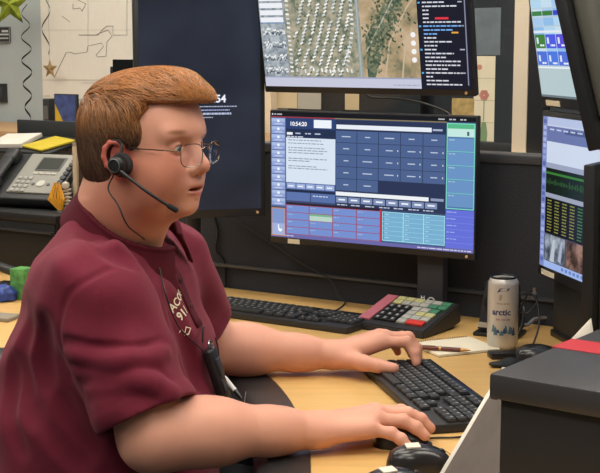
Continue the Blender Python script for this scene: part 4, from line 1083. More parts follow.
# black lidded box
bu, bv = Vector((.798, -.603, 0)), Vector((.603, .798, 0))
bc = Vector((.237, 1.59, 0)); cen = bc+bu*.19+bv*.165
bx = empty('storage_box', (cen.x, cen.y, DESK), math.atan2(bu.y, bu.x), 'large black lidded box with a red stripe across its lid, at right front', 'box')
card = mat('box_card', '212123', .55, spec=.4, bump=.12, bscale=700); cardl = mat('box_lid', '353538', .42, spec=.45, bump=.1, bscale=700)
mb = MB(); mb.box((.004, .004, .113), (.366, .316, .226), bev=.003); mb.build('carton', card, bx)
mb = MB(); mb.box((0, 0, .2235), (.380, .330, .033), bev=.004); lidb = mb.build('lid', cardl, bx)
mb = MB(); mb.box((.0, .118-.165+.09, .24035), (.3805, .062, .0008)); mb.box((.0, .118-.165+.09, .224), (.3812, .062, .0322)); o = mb.build('stripe', mat('red_stripe', 'b0202c', .5), lidb); o['label'] = 'red band across the lid'
mb = MB(); mb.box((-.185, -.160, .2065), (.010, .004, .0014)); mb.build('lid_notch', mat('seam_grey', '606062', .6), lidb)
# slanted glossy tablet propped at the box's left side
tb0 = Vector((.191, 1.82, .752)); up_ = Vector((.097, .130, .107)); L_ = .250
tb = empty('tablet_computer', (tb0.x+bu.x*.065+.05, tb0.y+bu.y*.065+.06, DESK), math.atan2(bu.y, bu.x), 'slanted glossy panel with a pale silver edge propped up beside the black box', 'tablet')
el_ = math.atan2(up_.z, math.hypot(up_.x, up_.y)); lz = Vector((tb0.x, tb0.y, 0))-Vector((tb.location.x, tb.location.y, 0))
lx, ly = lz.dot(bu), lz.dot(bv)
XT = Matrix.Translation((lx, ly, .012)) @ Matrix.Rotation(el_, 4, 'X')
alum = mat('tablet_edge', 'b8b4aa', .35, metal=.3)
def tp(mb, name, m): o = mb.build(name, m, None); o.data.transform(XT); o.parent = tb; return o
mb = MB(); mb.box((.072, L_/2, -.004), (.144, L_, .008), bev=.002); tp(mb, 'shell', alum)
gm = mat('tablet_painted_reflection', '4c4138', .45, spec=.25, noise=.25, nscale=9, stretch=(3, 1, 1))  # streaky brown colour stands in for warm reflections in the glass
mb = MB(); mb.box((.0745, L_/2, .0004), (.133, L_-.010, .0012)); tp(mb, 'glass', gm)
mb = MB(); mb.box((lx+.072, ly+.115, .030), (.10, .012, .06), bev=.003); mb.build('prop', steel_dark, tb)
# small dark pouch by the box
pz = D(507, 366, DESK)
mb = MB(); bm = bmesh.new(); bmesh.ops.create_uvsphere(bm, u_segments=24, v_segments=14, radius=1)
for v in bm.verts: v.co = (v.co.x*.040*(1+.15*math.sin(v.co.y*3)), v.co.y*.020, max(v.co.z, -.6)*.009+.0054+.002*math.sin(v.co.x*5))
mb._add(bm, mat('pouch_black', '15181a', .6, noise=.2), Matrix.Translation((pz.x, pz.y, DESK)) @ Matrix.Rotation(math.radians(30), 4, 'Z')); o = mb.build('glasses_pouch', None, None, 180); rebase(o); tag(o, 'small flat dark pouch lying between the hub and the black box', 'pouch')
# folded white sheet at the right edge behind the box
sh0 = D(577, 346, DESK+.002)
mb = MB(); rows = []
for i in range(13):
    t = i/12; row = []
    for j in range(9):
        k = j/8; v_ = .20+.17*t; top = .956+.026*t
        row.append(bc+bv*v_+bu*(-.010-.012*math.sin(PI*k)*t-.022*max(0, k-.75)*4*t)+Vector((0, 0, DESK+.002+(top-DESK)*k)))
    rows.append(row)
mb.grid(rows); o = mb.build('paper_sheet', mat('white_paper', 'ddd6c8', .8), None, 180); sd_ = o.modifiers.new('t', 'SOLIDIFY'); sd_.thickness = .0006; rebase(o); tag(o, 'curled white paper sheet sticking up behind the black box at the right edge', 'paper')
# dark column with a foot under the angled monitor
cl_ = D(575, 342, DESK)
cu_ = empty('thin_client', (cl_.x+.01, cl_.y, DESK), rR+PI/2, 'upright dark computer unit with a white sticker under the angled right-hand monitor', 'computer')
mb = MB(); mb.box((0, 0, .09), (.066, .15, .15), bev=.004); mb.build('case', mat('unit_plastic', '2a2b2b', .55), cu_)
mb = MB(); mb.box((0, -.004, .008), (.078, .158, .016), bev=.004); mb.build('foot', blk, cu_)
# upright unit in front of the back panel, with two pale marks
tc_ = pan(.505, -.078, DESK)
tu = empty('modem', (tc_.x, tc_.y, DESK), RZ1+.1, 'upright dark network box with small white marks behind the phone keypad', 'modem')
mb = MB(); mb.box((0, 0, .085), (.066, .036, .170), bev=.004); mb.build('case', mat('modem_plastic', '34353a', .5), tu)
wm = mat('white_mark', 'd8d8d4', .6)
mb = MB()
for x in (-.021, -.0135): mb.box((x, -.0184, .052), (.0022, .0012, .010))
mb.box((-.017, -.0184, .052), (.007, .0012, .0022))
for k in range(7):
    a = PI*(.1+.8*k/6); mb.box((.004+.008*math.cos(a), -.0184, .046+.008*math.sin(a)), (.0036, .0012, .0026))
mb.box((-.005, -.0184, .036), (.034, .0012, .002)); mb.build('logo_marks', wm, tu)
# ------------------------------------------------------------------ room shell, in the partition's own axes
room = empty('room', (P0.x, P0.y, 0), RZ1)
SMIN, SMAX, TMIN, TB = -4.6, 4.6, -5.2, 1.05
def rm(name, mb, m=None, smooth=30):
    o = mb.build(name, m, None, smooth); o.location = P0; o.rotation_euler = (0, 0, RZ1); o['kind'] = 'structure'; return o
bpy.data.objects.remove(room)
carpet = mat('carpet', '34353a', .95, noise=.35, nscale=160, bump=.4, bscale=700)
paint = mat('grey_wall_paint', 'b0b8b8', .85, noise=.03, nscale=4, bump=.05, bscale=500)
ceil_m = mat('ceiling_tile', 'd8d6d0', .9, noise=.06, nscale=220)
CEIL = 2.75
mb = MB(); mb.box(((SMIN+SMAX)/2, (TMIN+2.6)/2, -.05), (SMAX-SMIN, 2.6-TMIN, .1)); rm('floor', mb, carpet)
mb = MB(); mb.box(((SMIN+SMAX)/2, (TMIN+2.6)/2, CEIL+.05), (SMAX-SMIN, 2.6-TMIN, .1))
tg = mat('ceiling_grid', 'b8b8b4', .6)
for k in range(15): mb.box((SMIN+.61*(k+1), (TMIN+2.6)/2, CEIL-.002), (.024, 2.6-TMIN, .008), None)
for k in range(12): mb.box(((SMIN+SMAX)/2, TMIN+.61*(k+1), CEIL-.0025), (SMAX-SMIN, .024, .008), None)
rm('ceiling', mb, ceil_m)
# back wall with a wide interior window (s from w0 to w1)
def wall_s(px, py=60, t=TB): p = VP(px, py, pan(0, t), N1)-P0; return p.dot(E1), p.z
w0, w1 = wall_s(262)[0], 1.62
zs, zt = 1.02, 2.35
mb = MB()
mb.box(((SMIN+w0)/2, TB+.06, CEIL/2), (w0-SMIN, .12, CEIL)); mb.box(((w1+SMAX)/2, TB+.06, CEIL/2), (SMAX-w1, .12, CEIL))
mb.box(((w0+w1)/2, TB+.06, zs/2), (w1-w0, .12, zs)); mb.box(((w0+w1)/2, TB+.06, (zt+CEIL)/2), (w1-w0, .12, CEIL-zt)); rm('wall_back', mb, paint)
for nm, c, d in (('wall_left', (SMIN-.05, (TMIN+2.6)/2, CEIL/2), (.1, 2.6-TMIN, CEIL)), ('wall_right', (SMAX+.05, (TMIN+2.6)/2, CEIL/2), (.1, 2.6-TMIN, CEIL)), ('wall_front', ((SMIN+SMAX)/2, TMIN-.05, CEIL/2), (SMAX-SMIN, .1, CEIL))):
    mb = MB(); mb.box(c, d); rm(nm, mb, paint)
mb = MB(); mb.box(((SMIN+SMAX)/2, 2.65, CEIL/2), (SMAX-SMIN, .1, CEIL)); rm('wall_corridor', mb, mat('dark_corridor_paint', '8e9094', .9))
mb = MB(); mb.box(((w0+w1)/2, TB-.012, zs+.0), (w1-w0+.16, .06, .04), bev=.005); mb.box(((w0+w1)/2, TB-.006, zt+.03), (w1-w0+.16, .04, .06)); rm('trim_1', mb, mat('cream_trim', 'f0e0c6', .6))
# posts of the window
sA, sB = wall_s(514.5, 75)[0], wall_s(529, 75)[0]
cream = MATS['cream_trim']; frame_d = mat('window_frame_dark', '2c2d2f', .45)
wi = empty('window_1', P0+E1*((w0+w1)/2)+N1*TB, RZ1); wi['kind'] = 'structure'; hw = (w1-w0)/2; wc = (w0+w1)/2
def wbox(name, s0, s1, z0, z1, m, t0=-.01, t1=.05): mb = MB(); mb.box(((s0+s1)/2-wc, (t0+t1)/2, (z0+z1)/2), (s1-s0, t1-t0, z1-z0), bev=.002); return mb.build(name, m, wi)
wbox('mullion', sA, sB, zs+.02, zt, cream, -.012, .10)
wbox('mullion', w0, w0+.045, zs+.02, zt, cream, -.012, .10)
wbox('mullion', sB+.001, sB+.055, zs+.02, zt, frame_d)
wbox('mullion', w1-.04, w1, zs+.02, zt, cream)
wbox('sill_rail', w0+.045, sA, zs+.02, zs+.06, frame_d)
gw = mat('window_glass', '20242a', .03, spec=.5, trans=0)
nt = gw.node_tree; pb = nt.nodes['Principled BSDF']; tr = nt.nodes.new('ShaderNodeBsdfTransparent'); tr.inputs[0].default_value = (.72, .75, .78, 1); gs = nt.nodes.new('ShaderNodeBsdfGlossy'); gs.inputs['Roughness'].default_value = .03
fr_ = nt.nodes.new('ShaderNodeFresnel'); fr_.inputs['IOR'].default_value = 1.5; mx = nt.nodes.new('ShaderNodeMixShader')
nt.links.new(fr_.outputs[0], mx.inputs[0]); nt.links.new(tr.outputs[0], mx.inputs[1]); nt.links.new(gs.outputs[0], mx.inputs[2]); nt.links.new(mx.outputs[0], nt.nodes['Material Output'].inputs['Surface']); nt.nodes.remove(pb)
wbox('pane', w0+.045, sA, zs+.06, zt, gw, .03, .036); wbox('pane', sB+.055, w1-.04, zs+.06, zt, gw, .03, .036)
# flat things on the window
def flat(name, px0, py0, px1, py1, t, label, cat, m, thick=.001):
    a, b = VP(px0, py0, pan(0, t), N1)-P0, VP(px1, py1, pan(0, t), N1)-P0
    s0, s1, z0, z1 = a.dot(E1), b.dot(E1), b.z, a.z
    r = empty(name, P0+E1*((s0+s1)/2)+N1*t+Vector((0, 0, z0)), RZ1, label, cat)
    W_, H_ = s1-s0, z1-z0
    mb = MB(); mb.box((0, thick/2, H_/2), (W_, thick, H_)); mb.build('sheet', m, r); return r, W_, H_
tw = TB+.0285
pcream = mat('poster_cream', 'e6dcbe', .8, noise=.06, nscale=12)
r, W_, H_ = flat('flower_poster', 474.5, 56, 493.5, 149, tw, 'narrow cream poster of a pink flower in a green vase, on the dark window', 'poster', pcream)
pg_, pp_ = mat('poster_green', '7f9a70', .8), mat('poster_pink', 'cc8a7c', .8)
def art(pts, z0_, m, name, par=r):
    mb = MB(); mb.prism(pts, 0, .0006, M=Matrix.Translation((0, -.0002, z0_)) @ Matrix.Rotation(PI/2, 4, 'X')); return mb.build(name, m, par, 0)
def circ(cx, cz, rad, n=10, sx=1): return [(cx+rad*sx*math.cos(2*PI*j/n), cz+rad*math.sin(2*PI*j/n)) for j in range(n)]
art([(-.010, 0), (.012, 0), (.014, H_*.10), (.008, H_*.22), (-.006, H_*.22), (-.012, H_*.10)], H_*.07, pg_, 'vase_print')
art([(-.0015, 0), (.0015, 0), (.0018, H_*.24), (-.0012, H_*.24)], H_*.30, pg_, 'stem_print')
mb = MB()
for j in range(6): a = 2*PI*j/6; mb.prism(circ(.010*math.cos(a), .010*math.sin(a), .008), 0, .0006, M=Matrix.Translation((0, -.0002, H_*.58)) @ Matrix.Rotation(PI/2, 4, 'X'))
mb.build('flower_print', pp_, r, 0)
art(circ(-.018, 0, .009), H_*.88, pp_, 'blossom_print')
for k in (.28, .52, .76): art([(-W_/2, 0), (W_/2, 0), (W_/2, .0012), (-W_/2, .0012)], H_*k, mat('poster_line', 'a89c80', .8), 'fold_line')
flat('grey_sheet', 474, 8, 500, 55, tw, 'flat mottled grey sheet on the dark window above the flower poster', 'sheet', mat('grey_mottle', '6c787e', .5, noise=.2, nscale=14))  # mottled grey rectangle set flat against the pane
flat('notice_sheet', 273, 78, 297, 108.5, tw, 'cream notice sheet showing between the map and dispatch monitors at their left ends', 'notice', mat('notice_cream', 'c8b896', .8))
flat('notice_sheet', 297.5, 80, 321, 109.5, tw, 'pale grey notice sheet on the window, next to the cream one between the monitors', 'notice', mat('notice_grey', 'a8a498', .8))
flat('notice_sheet', 345, 90, 359, 110, tw, 'small beige card on the window, showing above the middle of the dispatch monitor', 'notice', mat('notice_beige', 'c4b08a', .8))
flat('notice_sheet', 452, 98, 474, 116, tw, 'yellowed card on the window between the right ends of the map and dispatch monitors', 'notice', mat('notice_tan', 'b49a62', .8, noise=.3, nscale=40))
# ------------------------------------------------------------------ on the grey wall
tW = TB-.004
chart_m = mat('chart_paper', 'e2dccf', .8, noise=.02)
r, W_, H_ = flat('wall_chart', 39, -40, 134, 100.5, TB-.003, 'large white line map pinned to the grey wall behind the person’s head', 'map', chart_m)
ink = mat('chart_ink', '8c8478', .8); ink2 = mat('chart_ink_faint', 'aaa294', .8)
def cx(px, py): p = VP(px, py, pan(0, TB-.0035), N1)-P0; return Vector((p.dot(E1)-((r.location-P0).dot(E1)), -.0006, p.z-r.location.z))
def line(pts, m=ink, w=.0014): mb = MB(); mb.tube([cx(*p) for p in pts], w, n=4); mb.build('map_line', m, r, 0)
line([(54, 78), (66, 53), (70, 52), (75, 54), (87, 52), (88, 46), (101, 43), (104, 46), (96, 55), (98, 57), (106, 56), (107, 42), (112, 36), (108, 30), (100, 33), (96, 35), (79, 35)])
line([(79, 35), (98, 35), (102, 30), (107, 26), (113, 26), (113, 35), (127, 35), (127, -10)])
line([(73, 4), (73, 9), (80, 8), (82, 11), (86, 4), (78, 0)]); line([(62, 16), (70, 22)], ink2); line([(42, 80), (98, 80), (132, 79)], ink2, .001); line([(82, 83), (100, 83)], ink2, .001); line([(44, 96), (50, 96)], ink, .0012)
line([(88, 52), (88, 0)], ink2, .0006); line([(42, 30), (130, 30)], ink2, .0006)
r1, W1, H1 = flat('wall_sign', -6, 27, 10, 42, TB-.008, 'small black sign with white print high on the grey wall at the left edge', 'sign', mat('sign_black', '2a2b2c', .5), .006)
mb = MB(); wm2 = mat('sign_white', 'c8c8c4', .6)
mb.box((0, -.0005, H1*.5), (W1*.86, .001, H1*.10)); mb.box((W1*.2, -.0005, H1*.72), (W1*.4, .001, H1*.14)); mb.box((W1*.1, -.0005, H1*.25), (W1*.6, .001, H1*.08)); mb.build('print', wm2, r1)
mb = MB(); 
for a_, b_ in (((-W1/2, 0), (W1/2, 0)), ((-W1/2, H1), (W1/2, H1)), ((W1/2, 0), (W1/2, H1))): mb.tube([(a_[0], -.001, a_[1]), (b_[0], -.001, b_[1])], .0022, n=4)
mb.build('border', mat('sign_grey', '8a8a86', .6), r1)
r2, W2, H2 = flat('wall_switch', -8, 83.5, 6, 102.5, TB-.012, 'black square plate on the grey wall at the left edge, lower than the sign', 'switch', mat('switch_dark', '2c2e30', .5), .010)
mb = MB(); mb.box((0, -.002, H2/2), (W2*.6, .005, H2*.6), bev=.002); mb.build('rocker', mat('switch_rocker', '3a3c40', .4), r2)
# hanging foil swirls and stars: they hang from the ceiling just in front of the wall
foil_k = mat('foil_black', '1c1c1e', .25, metal=.5)
def swirl(px, py0, py1, amp, turns, label, z_top=CEIL, w=.012, star=None, lens=()):
    t = TB-.06; a, b = VP(px, py0, pan(0, t), N1), VP(px, py1, pan(0, t), N1); r_ = empty('foil_swirl', b, RZ1, label, 'decoration'); H_ = a.z-b.z
    rows = []; n = 120
    for i in range(n+1):
        q = i/n; ang = 2*PI*turns*q; am = amp*(.45+.55*abs(math.sin(PI*(1-q)*.9+.3))); w2 = w*(.35+.65*(1-q)); c = Vector((am*math.cos(ang), am*math.sin(ang), H_*q))
        rows.append([c-Vector((0, 0, w2/2)), c+Vector((0, 0, w2/2))])
    mb = MB(); mb.grid(rows); o = mb.build('ribbon', foil_k, r_, 180); s_ = o.modifiers.new('t', 'SOLIDIFY'); s_.thickness = .0006
    mb = MB(); mb.tube([(0, 0, H_-.002), (0, 0, z_top-b.z-.002)], .0005, n=4); mb.build('hanging_thread', mat('thread', '8a8a88', .6), r_); return r_
def star_pts(R, k=.42, rot=0): return [((R if j % 2 == 0 else R*k)*math.sin(PI*j/5+rot), (R if j % 2 == 0 else R*k)*math.cos(PI*j/5+rot)) for j in range(10)]
swirl(28.5, 4, 122, .020, 5, 'long black foil swirl hanging by the grey wall left of the map')
swirl(47, -6, 54, .018, 1.5, 'black foil swirl hanging in front of the white map above the gold star')
def foil_star(px, py, R, label, m, t, extra=None, rot=0):
    c = VP(px, py, pan(0, t), N1); r_ = empty('foil_star', c, RZ1+rot, label, 'decoration')
    mb = MB(); tb_ = bmesh.new(); pts = star_pts(R); v0 = tb_.verts.new((0, -.008, 0)); v1 = tb_.verts.new((0, .008, 0)); vs = [tb_.verts.new((x, 0, z_)) for x, z_ in pts]
    for j in range(10): tb_.faces.new((v0, vs[j], vs[(j+1) % 10])); tb_.faces.new((v1, vs[(j+1) % 10], vs[j]))
    mb._add(tb_, m); mb.build('star', None, r_, 0)
    mb = MB(); mb.tube([(0, 0, R), (0, 0, (extra or CEIL)-c.z-.002)], .0005, n=4); mb.build('hanging_thread', mat('thread', '8a8a88', .6), r_)
    return r_
foil_star(50, 69, .040, 'small dull gold star hanging below the foil swirl on the white map', mat('foil_gold', 'a08458', .45, metal=.5), TB-.06)
foil_star(10, 4, .092, 'shiny green and gold foil star hanging at the top left corner', mat('foil_green', '9aa83c', .25, metal=.7, noise=.8, nscale=22), TB-.14, rot=.3)
# ------------------------------------------------------------------ counter and clutter behind the operator
blackm = mat('riser_black', '17181a', .55, spec=.4, noise=.1, nscale=30)
A_ = D(20, 273, DESK); sA_ = (A_-P0).dot(E1); tA_ = (A_-P0).dot(N1)
rs0, rs1 = sA_-.42, -.64
ZR = .915
rr_ = empty('desk_riser', P0+E1*((rs0+rs1)/2)+N1*(tA_)+Vector((0, 0, DESK)), RZ1, 'low black desktop riser carrying the office phone at the left', 'riser')
mb = MB(); mb.box((0, .24, ZR-DESK-.0125), (rs1-rs0, .48, .025), bev=.004); mb.build('top', blackm, rr_)
mb = MB(); mb.box((0, .012, (ZR-DESK-.025)/2), (rs1-rs0-.02, .016, ZR-DESK-.025), bev=.003); mb.build('front_panel', blackm, rr_)
for s_ in (-1, 1):
    mb = MB(); mb.box((s_*((rs1-rs0)/2-.012), .24, (ZR-DESK-.025)/2), (.02, .46, ZR-DESK-.025)); mb.build('side_panel', blackm, rr_)
mb = MB(); mb.box((0, -.003, ZR-DESK-.05), (rs1-rs0-.02, .012, .006)); mb.build('edge_trim', mat('riser_edge', '2c2d30', .4), rr_)
# extra worktop under the riser reaches to the wall side
mb = MB(); ex = [pan(-1.75, -.005), pan(-.65, -.005), pan(-.65, .46), pan(-1.75, .46)]
ctr = sum(ex, Vector())/4
sd_desk = empty('side_counter', (ctr.x, ctr.y, 0), 0, 'maple side counter running on under the black riser behind the person', 'counter')
mb.prism([(p.x-ctr.x, p.y-ctr.y) for p in ex], .706, .74, wood, bev=.002); mb.build('worktop', None, sd_desk)
for p in (ex[0]*.9+ex[2]*.1, ex[1]*.9+ex[3]*.1, ex[2]*.92+ex[0]*.08, ex[3]*.92+ex[1]*.08):
    mb = MB(); mb.box((p.x-ctr.x, p.y-ctr.y, .353), (.05, .05, .706)); mb.build('leg', steel_dark, sd_desk)
# office phone on the riser
rt = Matrix.Rotation(RZ1, 4, 'Z')
def onR(px, py, z): return D(px, py, z)
fl_ = D(-6, 203, ZR+.004); fr_p = D(46, 208, ZR+.004)
pdir = Vector((.93, -.37, 0)).normalized(); pz_ = math.atan2(pdir.y, pdir.x)
ph0 = D(24, 211, ZR)
phone = empty('desk_phone', (ph0.x-.03, ph0.y+.05, ZR), pz_, 'grey office desk phone with a dark screen on the black riser', 'telephone')
grey = mat('phone_grey', '8e8e86', .5, spec=.4); pdk = mat('phone_dark', '26282a', .5)
Wh, Dh, an = .25, .21, math.radians(34)
XP = Matrix.Translation((0, 0, .030)) @ Matrix.Rotation(an, 4, 'X')
def pp(mb, name, m=None, par=phone): o = mb.build(name, m, None); o.data.transform(XP); o.parent = par; return o
mb = MB(); mb.box((0, Dh/2, -.012), (Wh, Dh, .026), bev=.006, seg=3); pp(mb, 'body', pdk)
mb = MB(); mb.box((.028, Dh/2+.008, .003), (Wh-.095, Dh-.03, .008), bev=.003); pp(mb, 'face_plate', grey)
mb = MB(); mb.box((0, Dh*.5, .012), (Wh*.9, Dh*.55, .024), bev=.004); mb.build('base', pdk, phone)
mb = MB(); mb.box((0, Dh*.70, .058), (Wh*.7, .02, .085), bev=.004); mb.build('stand', pdk, phone)
mb = MB(); mb.box((.042, Dh*.73, .0078), (.085, .062, .003), bev=.001); scn = pp(mb, 'display_bezel', mat('phone_bezel', '4a4c4a', .4))
mb = MB(); mb.box((.042, Dh*.73, .0094), (.074, .050, .001)); pp(mb, 'display', mat('phone_lcd', '3c403c', .25), scn)
for k in range(4):
    mb = MB(); mb.box((.012+.02*k, Dh*.515, .008), (.017, .007, .004), bev=.001); pp(mb, 'soft_key', mat('phone_key_light', 'b4b2a6', .5))
for i in range(4):
    for j in range(3):
        mb = MB(); mb.box((-.030+.018*j, .030+.0185*i, .008), (.014, .0125, .005), bev=.002); mb.box((-.030+.018*j, .030+.0185*i, .0106), (.005, .004, .0004), legend); pp(mb, 'dial_key', mat('phone_key', '55574f', .5))
mb = MB(); mb.lathe([(0, 0), (.014, 0), (.0145, .003), (.012, .005), (0, .005)], n=28, M=Matrix.Translation((.052, .062, .006))); pp(mb, 'navigation_key', mat('phone_nav', 'c0beb4', .4))
for x in (.026, .078):
    mb = MB(); mb.lathe([(0, 0), (.006, 0), (.006, .003), (0, .004)], n=16, M=Matrix.Translation((x, .060, .006))); pp(mb, 'side_key', MATS['phone_key'])
for k in range(8):
    mb = MB(); mb.box((.109, .035+.0205*k, .005), (.017, .015, .006), bev=.002); pp(mb, 'line_key', mat('phone_line_key', '3c3e40', .5))
mb = MB(); hx = -.103
mb.box((hx, Dh*.5, .022), (.040, .13, .018), bev=.008, seg=3); mb.box((hx, Dh*.12+.015, .016), (.046, .052, .034), bev=.010, seg=3); mb.box((hx, Dh*.88-.010, .016), (.046, .052, .034), bev=.010, seg=3); hd = pp(mb, 'handset', pdk)
# papers, folder, tray behind the phone
def place(px, py, z): return D(px, py, z)
trc = VP(44, 150, pan(0, tA_+.42), N1); trc.z = ZR
tray = empty('letter_tray', trc, RZ1, 'black letter tray of papers standing behind the desk phone', 'tray')
ZT = .160
mb = MB(); mb.box((0, .04, ZT+.030), (.30, .012, .085), bev=.003); mb.build('back_lip', pdk, tray)
XTt = Matrix.Translation((0, -.05, ZT)) @ Matrix.Rotation(math.radians(12), 4, 'X')
mb = MB(); mb.box((0, 0, 0), (.30, .18, .008), bev=.002); o = mb.build('shelf', pdk, None); o.data.transform(XTt); o.parent = tray
for s_ in (-1, 1):
    for y_ in (-.10, .03):
        mb = MB(); mb.box((s_*.142, y_, (ZT-.015)/2), (.012, .02, ZT-.015), bev=.002); mb.build('leg', pdk, tray)
def lay(name, dx, dy, dz, rz_, w, d, t, m, label, cat):
    p = tray.matrix_basis @ (XTt @ Vector((dx, dy, dz)))
    mb = MB(); mb.box((0, 0, t/2), (w, d, t), bev=min(.001, t*.3)); o = mb.build(name, m, None); o.data.transform(Matrix.Rotation(math.radians(12), 4, 'X') @ Matrix.Rotation(rz_, 4, 'Z')); o.location = p; o.rotation_euler = (0, 0, RZ1); return tag(o, label, cat)
lay('paper_stack', -.068, -.010, .007, .2, .13, .13, .014, mat('paper_white', 'd0cac0', .85), 'white paper stack lying in the black tray behind the phone', 'papers')
lay('paper_folder', .078, -.010, .007, -.3, .12, .125, .006, mat('folder_yellow', 'c0ac28', .7), 'bright yellow folder lying in the black tray behind the phone', 'folder')
# bottle, picture frame, spiky paper ornament
bp_ = D(72, 196, ZR); bt_ = empty('glue_bottle', (bp_.x, bp_.y+.10, ZR), 0, 'small white bottle with a dark red cap beside the yellow folder', 'bottle')
mb = MB(); mb.lathe([(0, 0), (.019, 0), (.021, .004), (.021, .178), (.017, .190), (0, .190)], n=28); mb.build('body', mat('bottle_white', 'a8a49c', .5), bt_)
mb = MB(); mb.lathe([(0, .190), (.018, .190), (.019, .196), (.017, .206), (0, .206)], n=28); mb.build('cap', mat('cap_dark_red', '54202a', .4), bt_)
mb = MB(); mb.lathe([(0, .206), (.014, .206), (.012, .214), (0, .217)], n=24); mb.build('cap_top', mat('cap_white', 'c8c4bc', .4), bt_)
fp_ = D(80, 212, ZR); fr3 = empty('picture_frame', (fp_.x+.02, fp_.y+.06, ZR), math.radians(62), 'pale wooden picture frame standing edge-on beside the person’s neck', 'picture frame')
mb = MB(); w_, h2 = .14, .20
for c, d in (((0, 0, .006), (w_, .014, .012)), ((0, 0, h2-.006), (w_, .014, .012)), ((-w_/2+.006, 0, h2/2), (.012, .014, h2)), ((w_/2-.006, 0, h2/2), (.012, .014, h2))): mb.box(c, d, None, bev=.002)
mb.build('frame', mat('pale_wood', 'b8a890', .5, noise=.1, nscale=30), fr3)
mb = MB(); mb.box((0, .001, h2/2), (w_-.02, .006, h2-.02)); mb.build('backing', mat('frame_back', '5a4a40', .8), fr3)
op = D(61, 212, ZR); orn = empty('paper_ornament', (op.x, op.y+.0, ZR), RZ1, 'spiky yellow and white folded paper ornament beside the phone', 'ornament')
yl2, wt2 = mat('ornament_yellow', 'd89a1c', .6), mat('ornament_white', 'b8b0a4', .6)
mb = MB(); mb.lathe([(0, 0), (.016, 0), (.012, .006), (0, .006)], n=16); mb.build('base', pdk, orn)
for k in range(7):
    a = math.radians(-66+19*k); 
    mb = MB(); mb.tube([(.012*math.sin(a)*.6+.004, -.006, .006), (-.004+.030*math.sin(a*1.3), -.012, .030+.012*math.cos(a)), (-.006+.012*math.sin(a*1.1), -.006, .085)], [.002, .0042, .0010], n=6); mb.build('yellow_spike', yl2, orn)
for k in range(6):
    a = math.radians(20+14*k)
    mb = MB(); mb.tube([(.008, .004, .010+.010*k), (.030, .0, .014+.010*k), (.044, -.002, .010+.012*k)], [.004, .005, .001], n=6); mb.build('white_spike', wt2, orn)
mb = MB(); mb.lathe([(0, -.012), (.010, -.007), (.012, 0), (.010, .007), (0, .012)], n=16, M=Matrix.Translation((.020, 0, .078))); mb.build('white_ball', wt2, orn)
# things standing on the desk in front of the riser at the left edge
g0 = D(20, 300, DESK); gb = empty('tissue_box', (g0.x+.004, g0.y+.02, DESK), RZ1+.1, 'small green and white patterned carton on the worktop at the left', 'box')
mb = MB(); mb.box((0, 0, .040), (.046, .046, .080), bev=.002); mb.build('carton', mat('carton_green', '4f8a48', .6, noise=.55, nscale=45), gb)
mb = MB(); mb.box((0, 0, .0805), (.036, .035, .001)); mb.build('top_flap', mat('carton_top', '5aa04c', .6), gb)
b0_ = D(4, 301, DESK); bl_ = MB(); bm = bmesh.new(); bmesh.ops.create_icosphere(bm, subdivisions=3, radius=1)
for v in bm.verts:
    k = 1+.18*math.sin(5*v.co.x+2)*math.sin(6*v.co.y)+.1*math.sin(9*v.co.z); v.co = (v.co.x*.034*k, v.co.y*.026*k, max(v.co.z, -.75)*.022*k+.0165)
bl_._add(bm, mat('wrapper_blue', '24408c', .4, noise=.3, nscale=60), Matrix.Translation((b0_.x, b0_.y, DESK))); o = bl_.build('crumpled_wrapper', None, None, 60); rebase(o); o.location.z = DESK; tag(o, 'crumpled blue wrapper on the worktop at the left edge', 'wrapper')
bs0 = D(6, 293, DESK); bs = empty('stapler', (bs0.x+.02, bs0.y+.09, DESK), RZ1+.2, 'black stapler lying behind the blue wrapper at the left edge', 'stapler')
mb = MB(); mb.box((0, 0, .006), (.13, .036, .012), bev=.004); mb.build('base', pdk, bs)
XS = Matrix.Translation((.045, 0, .012)) @ Matrix.Rotation(math.radians(14), 4, 'Y')
mb = MB(); mb.box((-.06, 0, .012), (.135, .030, .022), bev=.008, seg=3); o = mb.build('arm', pdk, None); o.data.transform(XS); o.parent = bs
ks = D(4, 318, DESK); o_ = MB(); o_.box((0, 0, .006), (.17, .06, .010), bev=.002); fo = o_.build('note_pad_block', mat('grey_block', '8c8474', .7), None); fo.location = (ks.x-.05, ks.y, DESK); fo.rotation_euler = (0, 0, RZ1+.25); tag(fo, 'grey-beige slab of note paper in front of the blue wrapper', 'note block')
fo.name = 'note_block'; fo.data.transform(Matrix.Translation((0, 0, -.001)))
# far counter with a dark screen and a small framed picture
tF = TB-.26
ct = empty('wall_counter', pan(-1.35, tF), RZ1, 'light wooden wall counter behind the phone and tray', 'counter')
zc_ = 1.085
def cz(px, py): p = VP(px, py, pan(0, tF), N1); return p
mb = MB(); mb.box((-.2, .0, zc_-.016), (2.3, .42, .032), bev=.004); mb.build('top', mat('counter_wood', 'b08d64', .5, noise=.1, nscale=8), ct)
mb = MB(); mb.box((-.2, .03, (zc_-.032)/2), (2.24, .32, zc_-.032), bev=.003); mb.build('cabinet', mat('counter_front', '54524e', .7), ct)
pf = VP(67, 123, pan(0, tF-.05), N1); pf = Vector((pf.x, pf.y, zc_))
fr4 = empty('desk_calendar', pf, RZ1-.05, 'small framed blue and yellow picture in a black frame in front of the wall map', 'calendar')
H4 = VP(67, 94, pan(0, tF-.05), N1).z-zc_; W4 = .115
mb = MB(); mb.box((0, 0, H4/2), (W4, .012, H4), bev=.002); mb.build('frame', pdk, fr4)
mb = MB(); mb.box((0, -.0065, H4/2+.012), (W4-.012, .001, H4-.032)); mb.build('picture', mat('calendar_blue', '3c4a7c', .6, noise=.5, nscale=30), fr4)
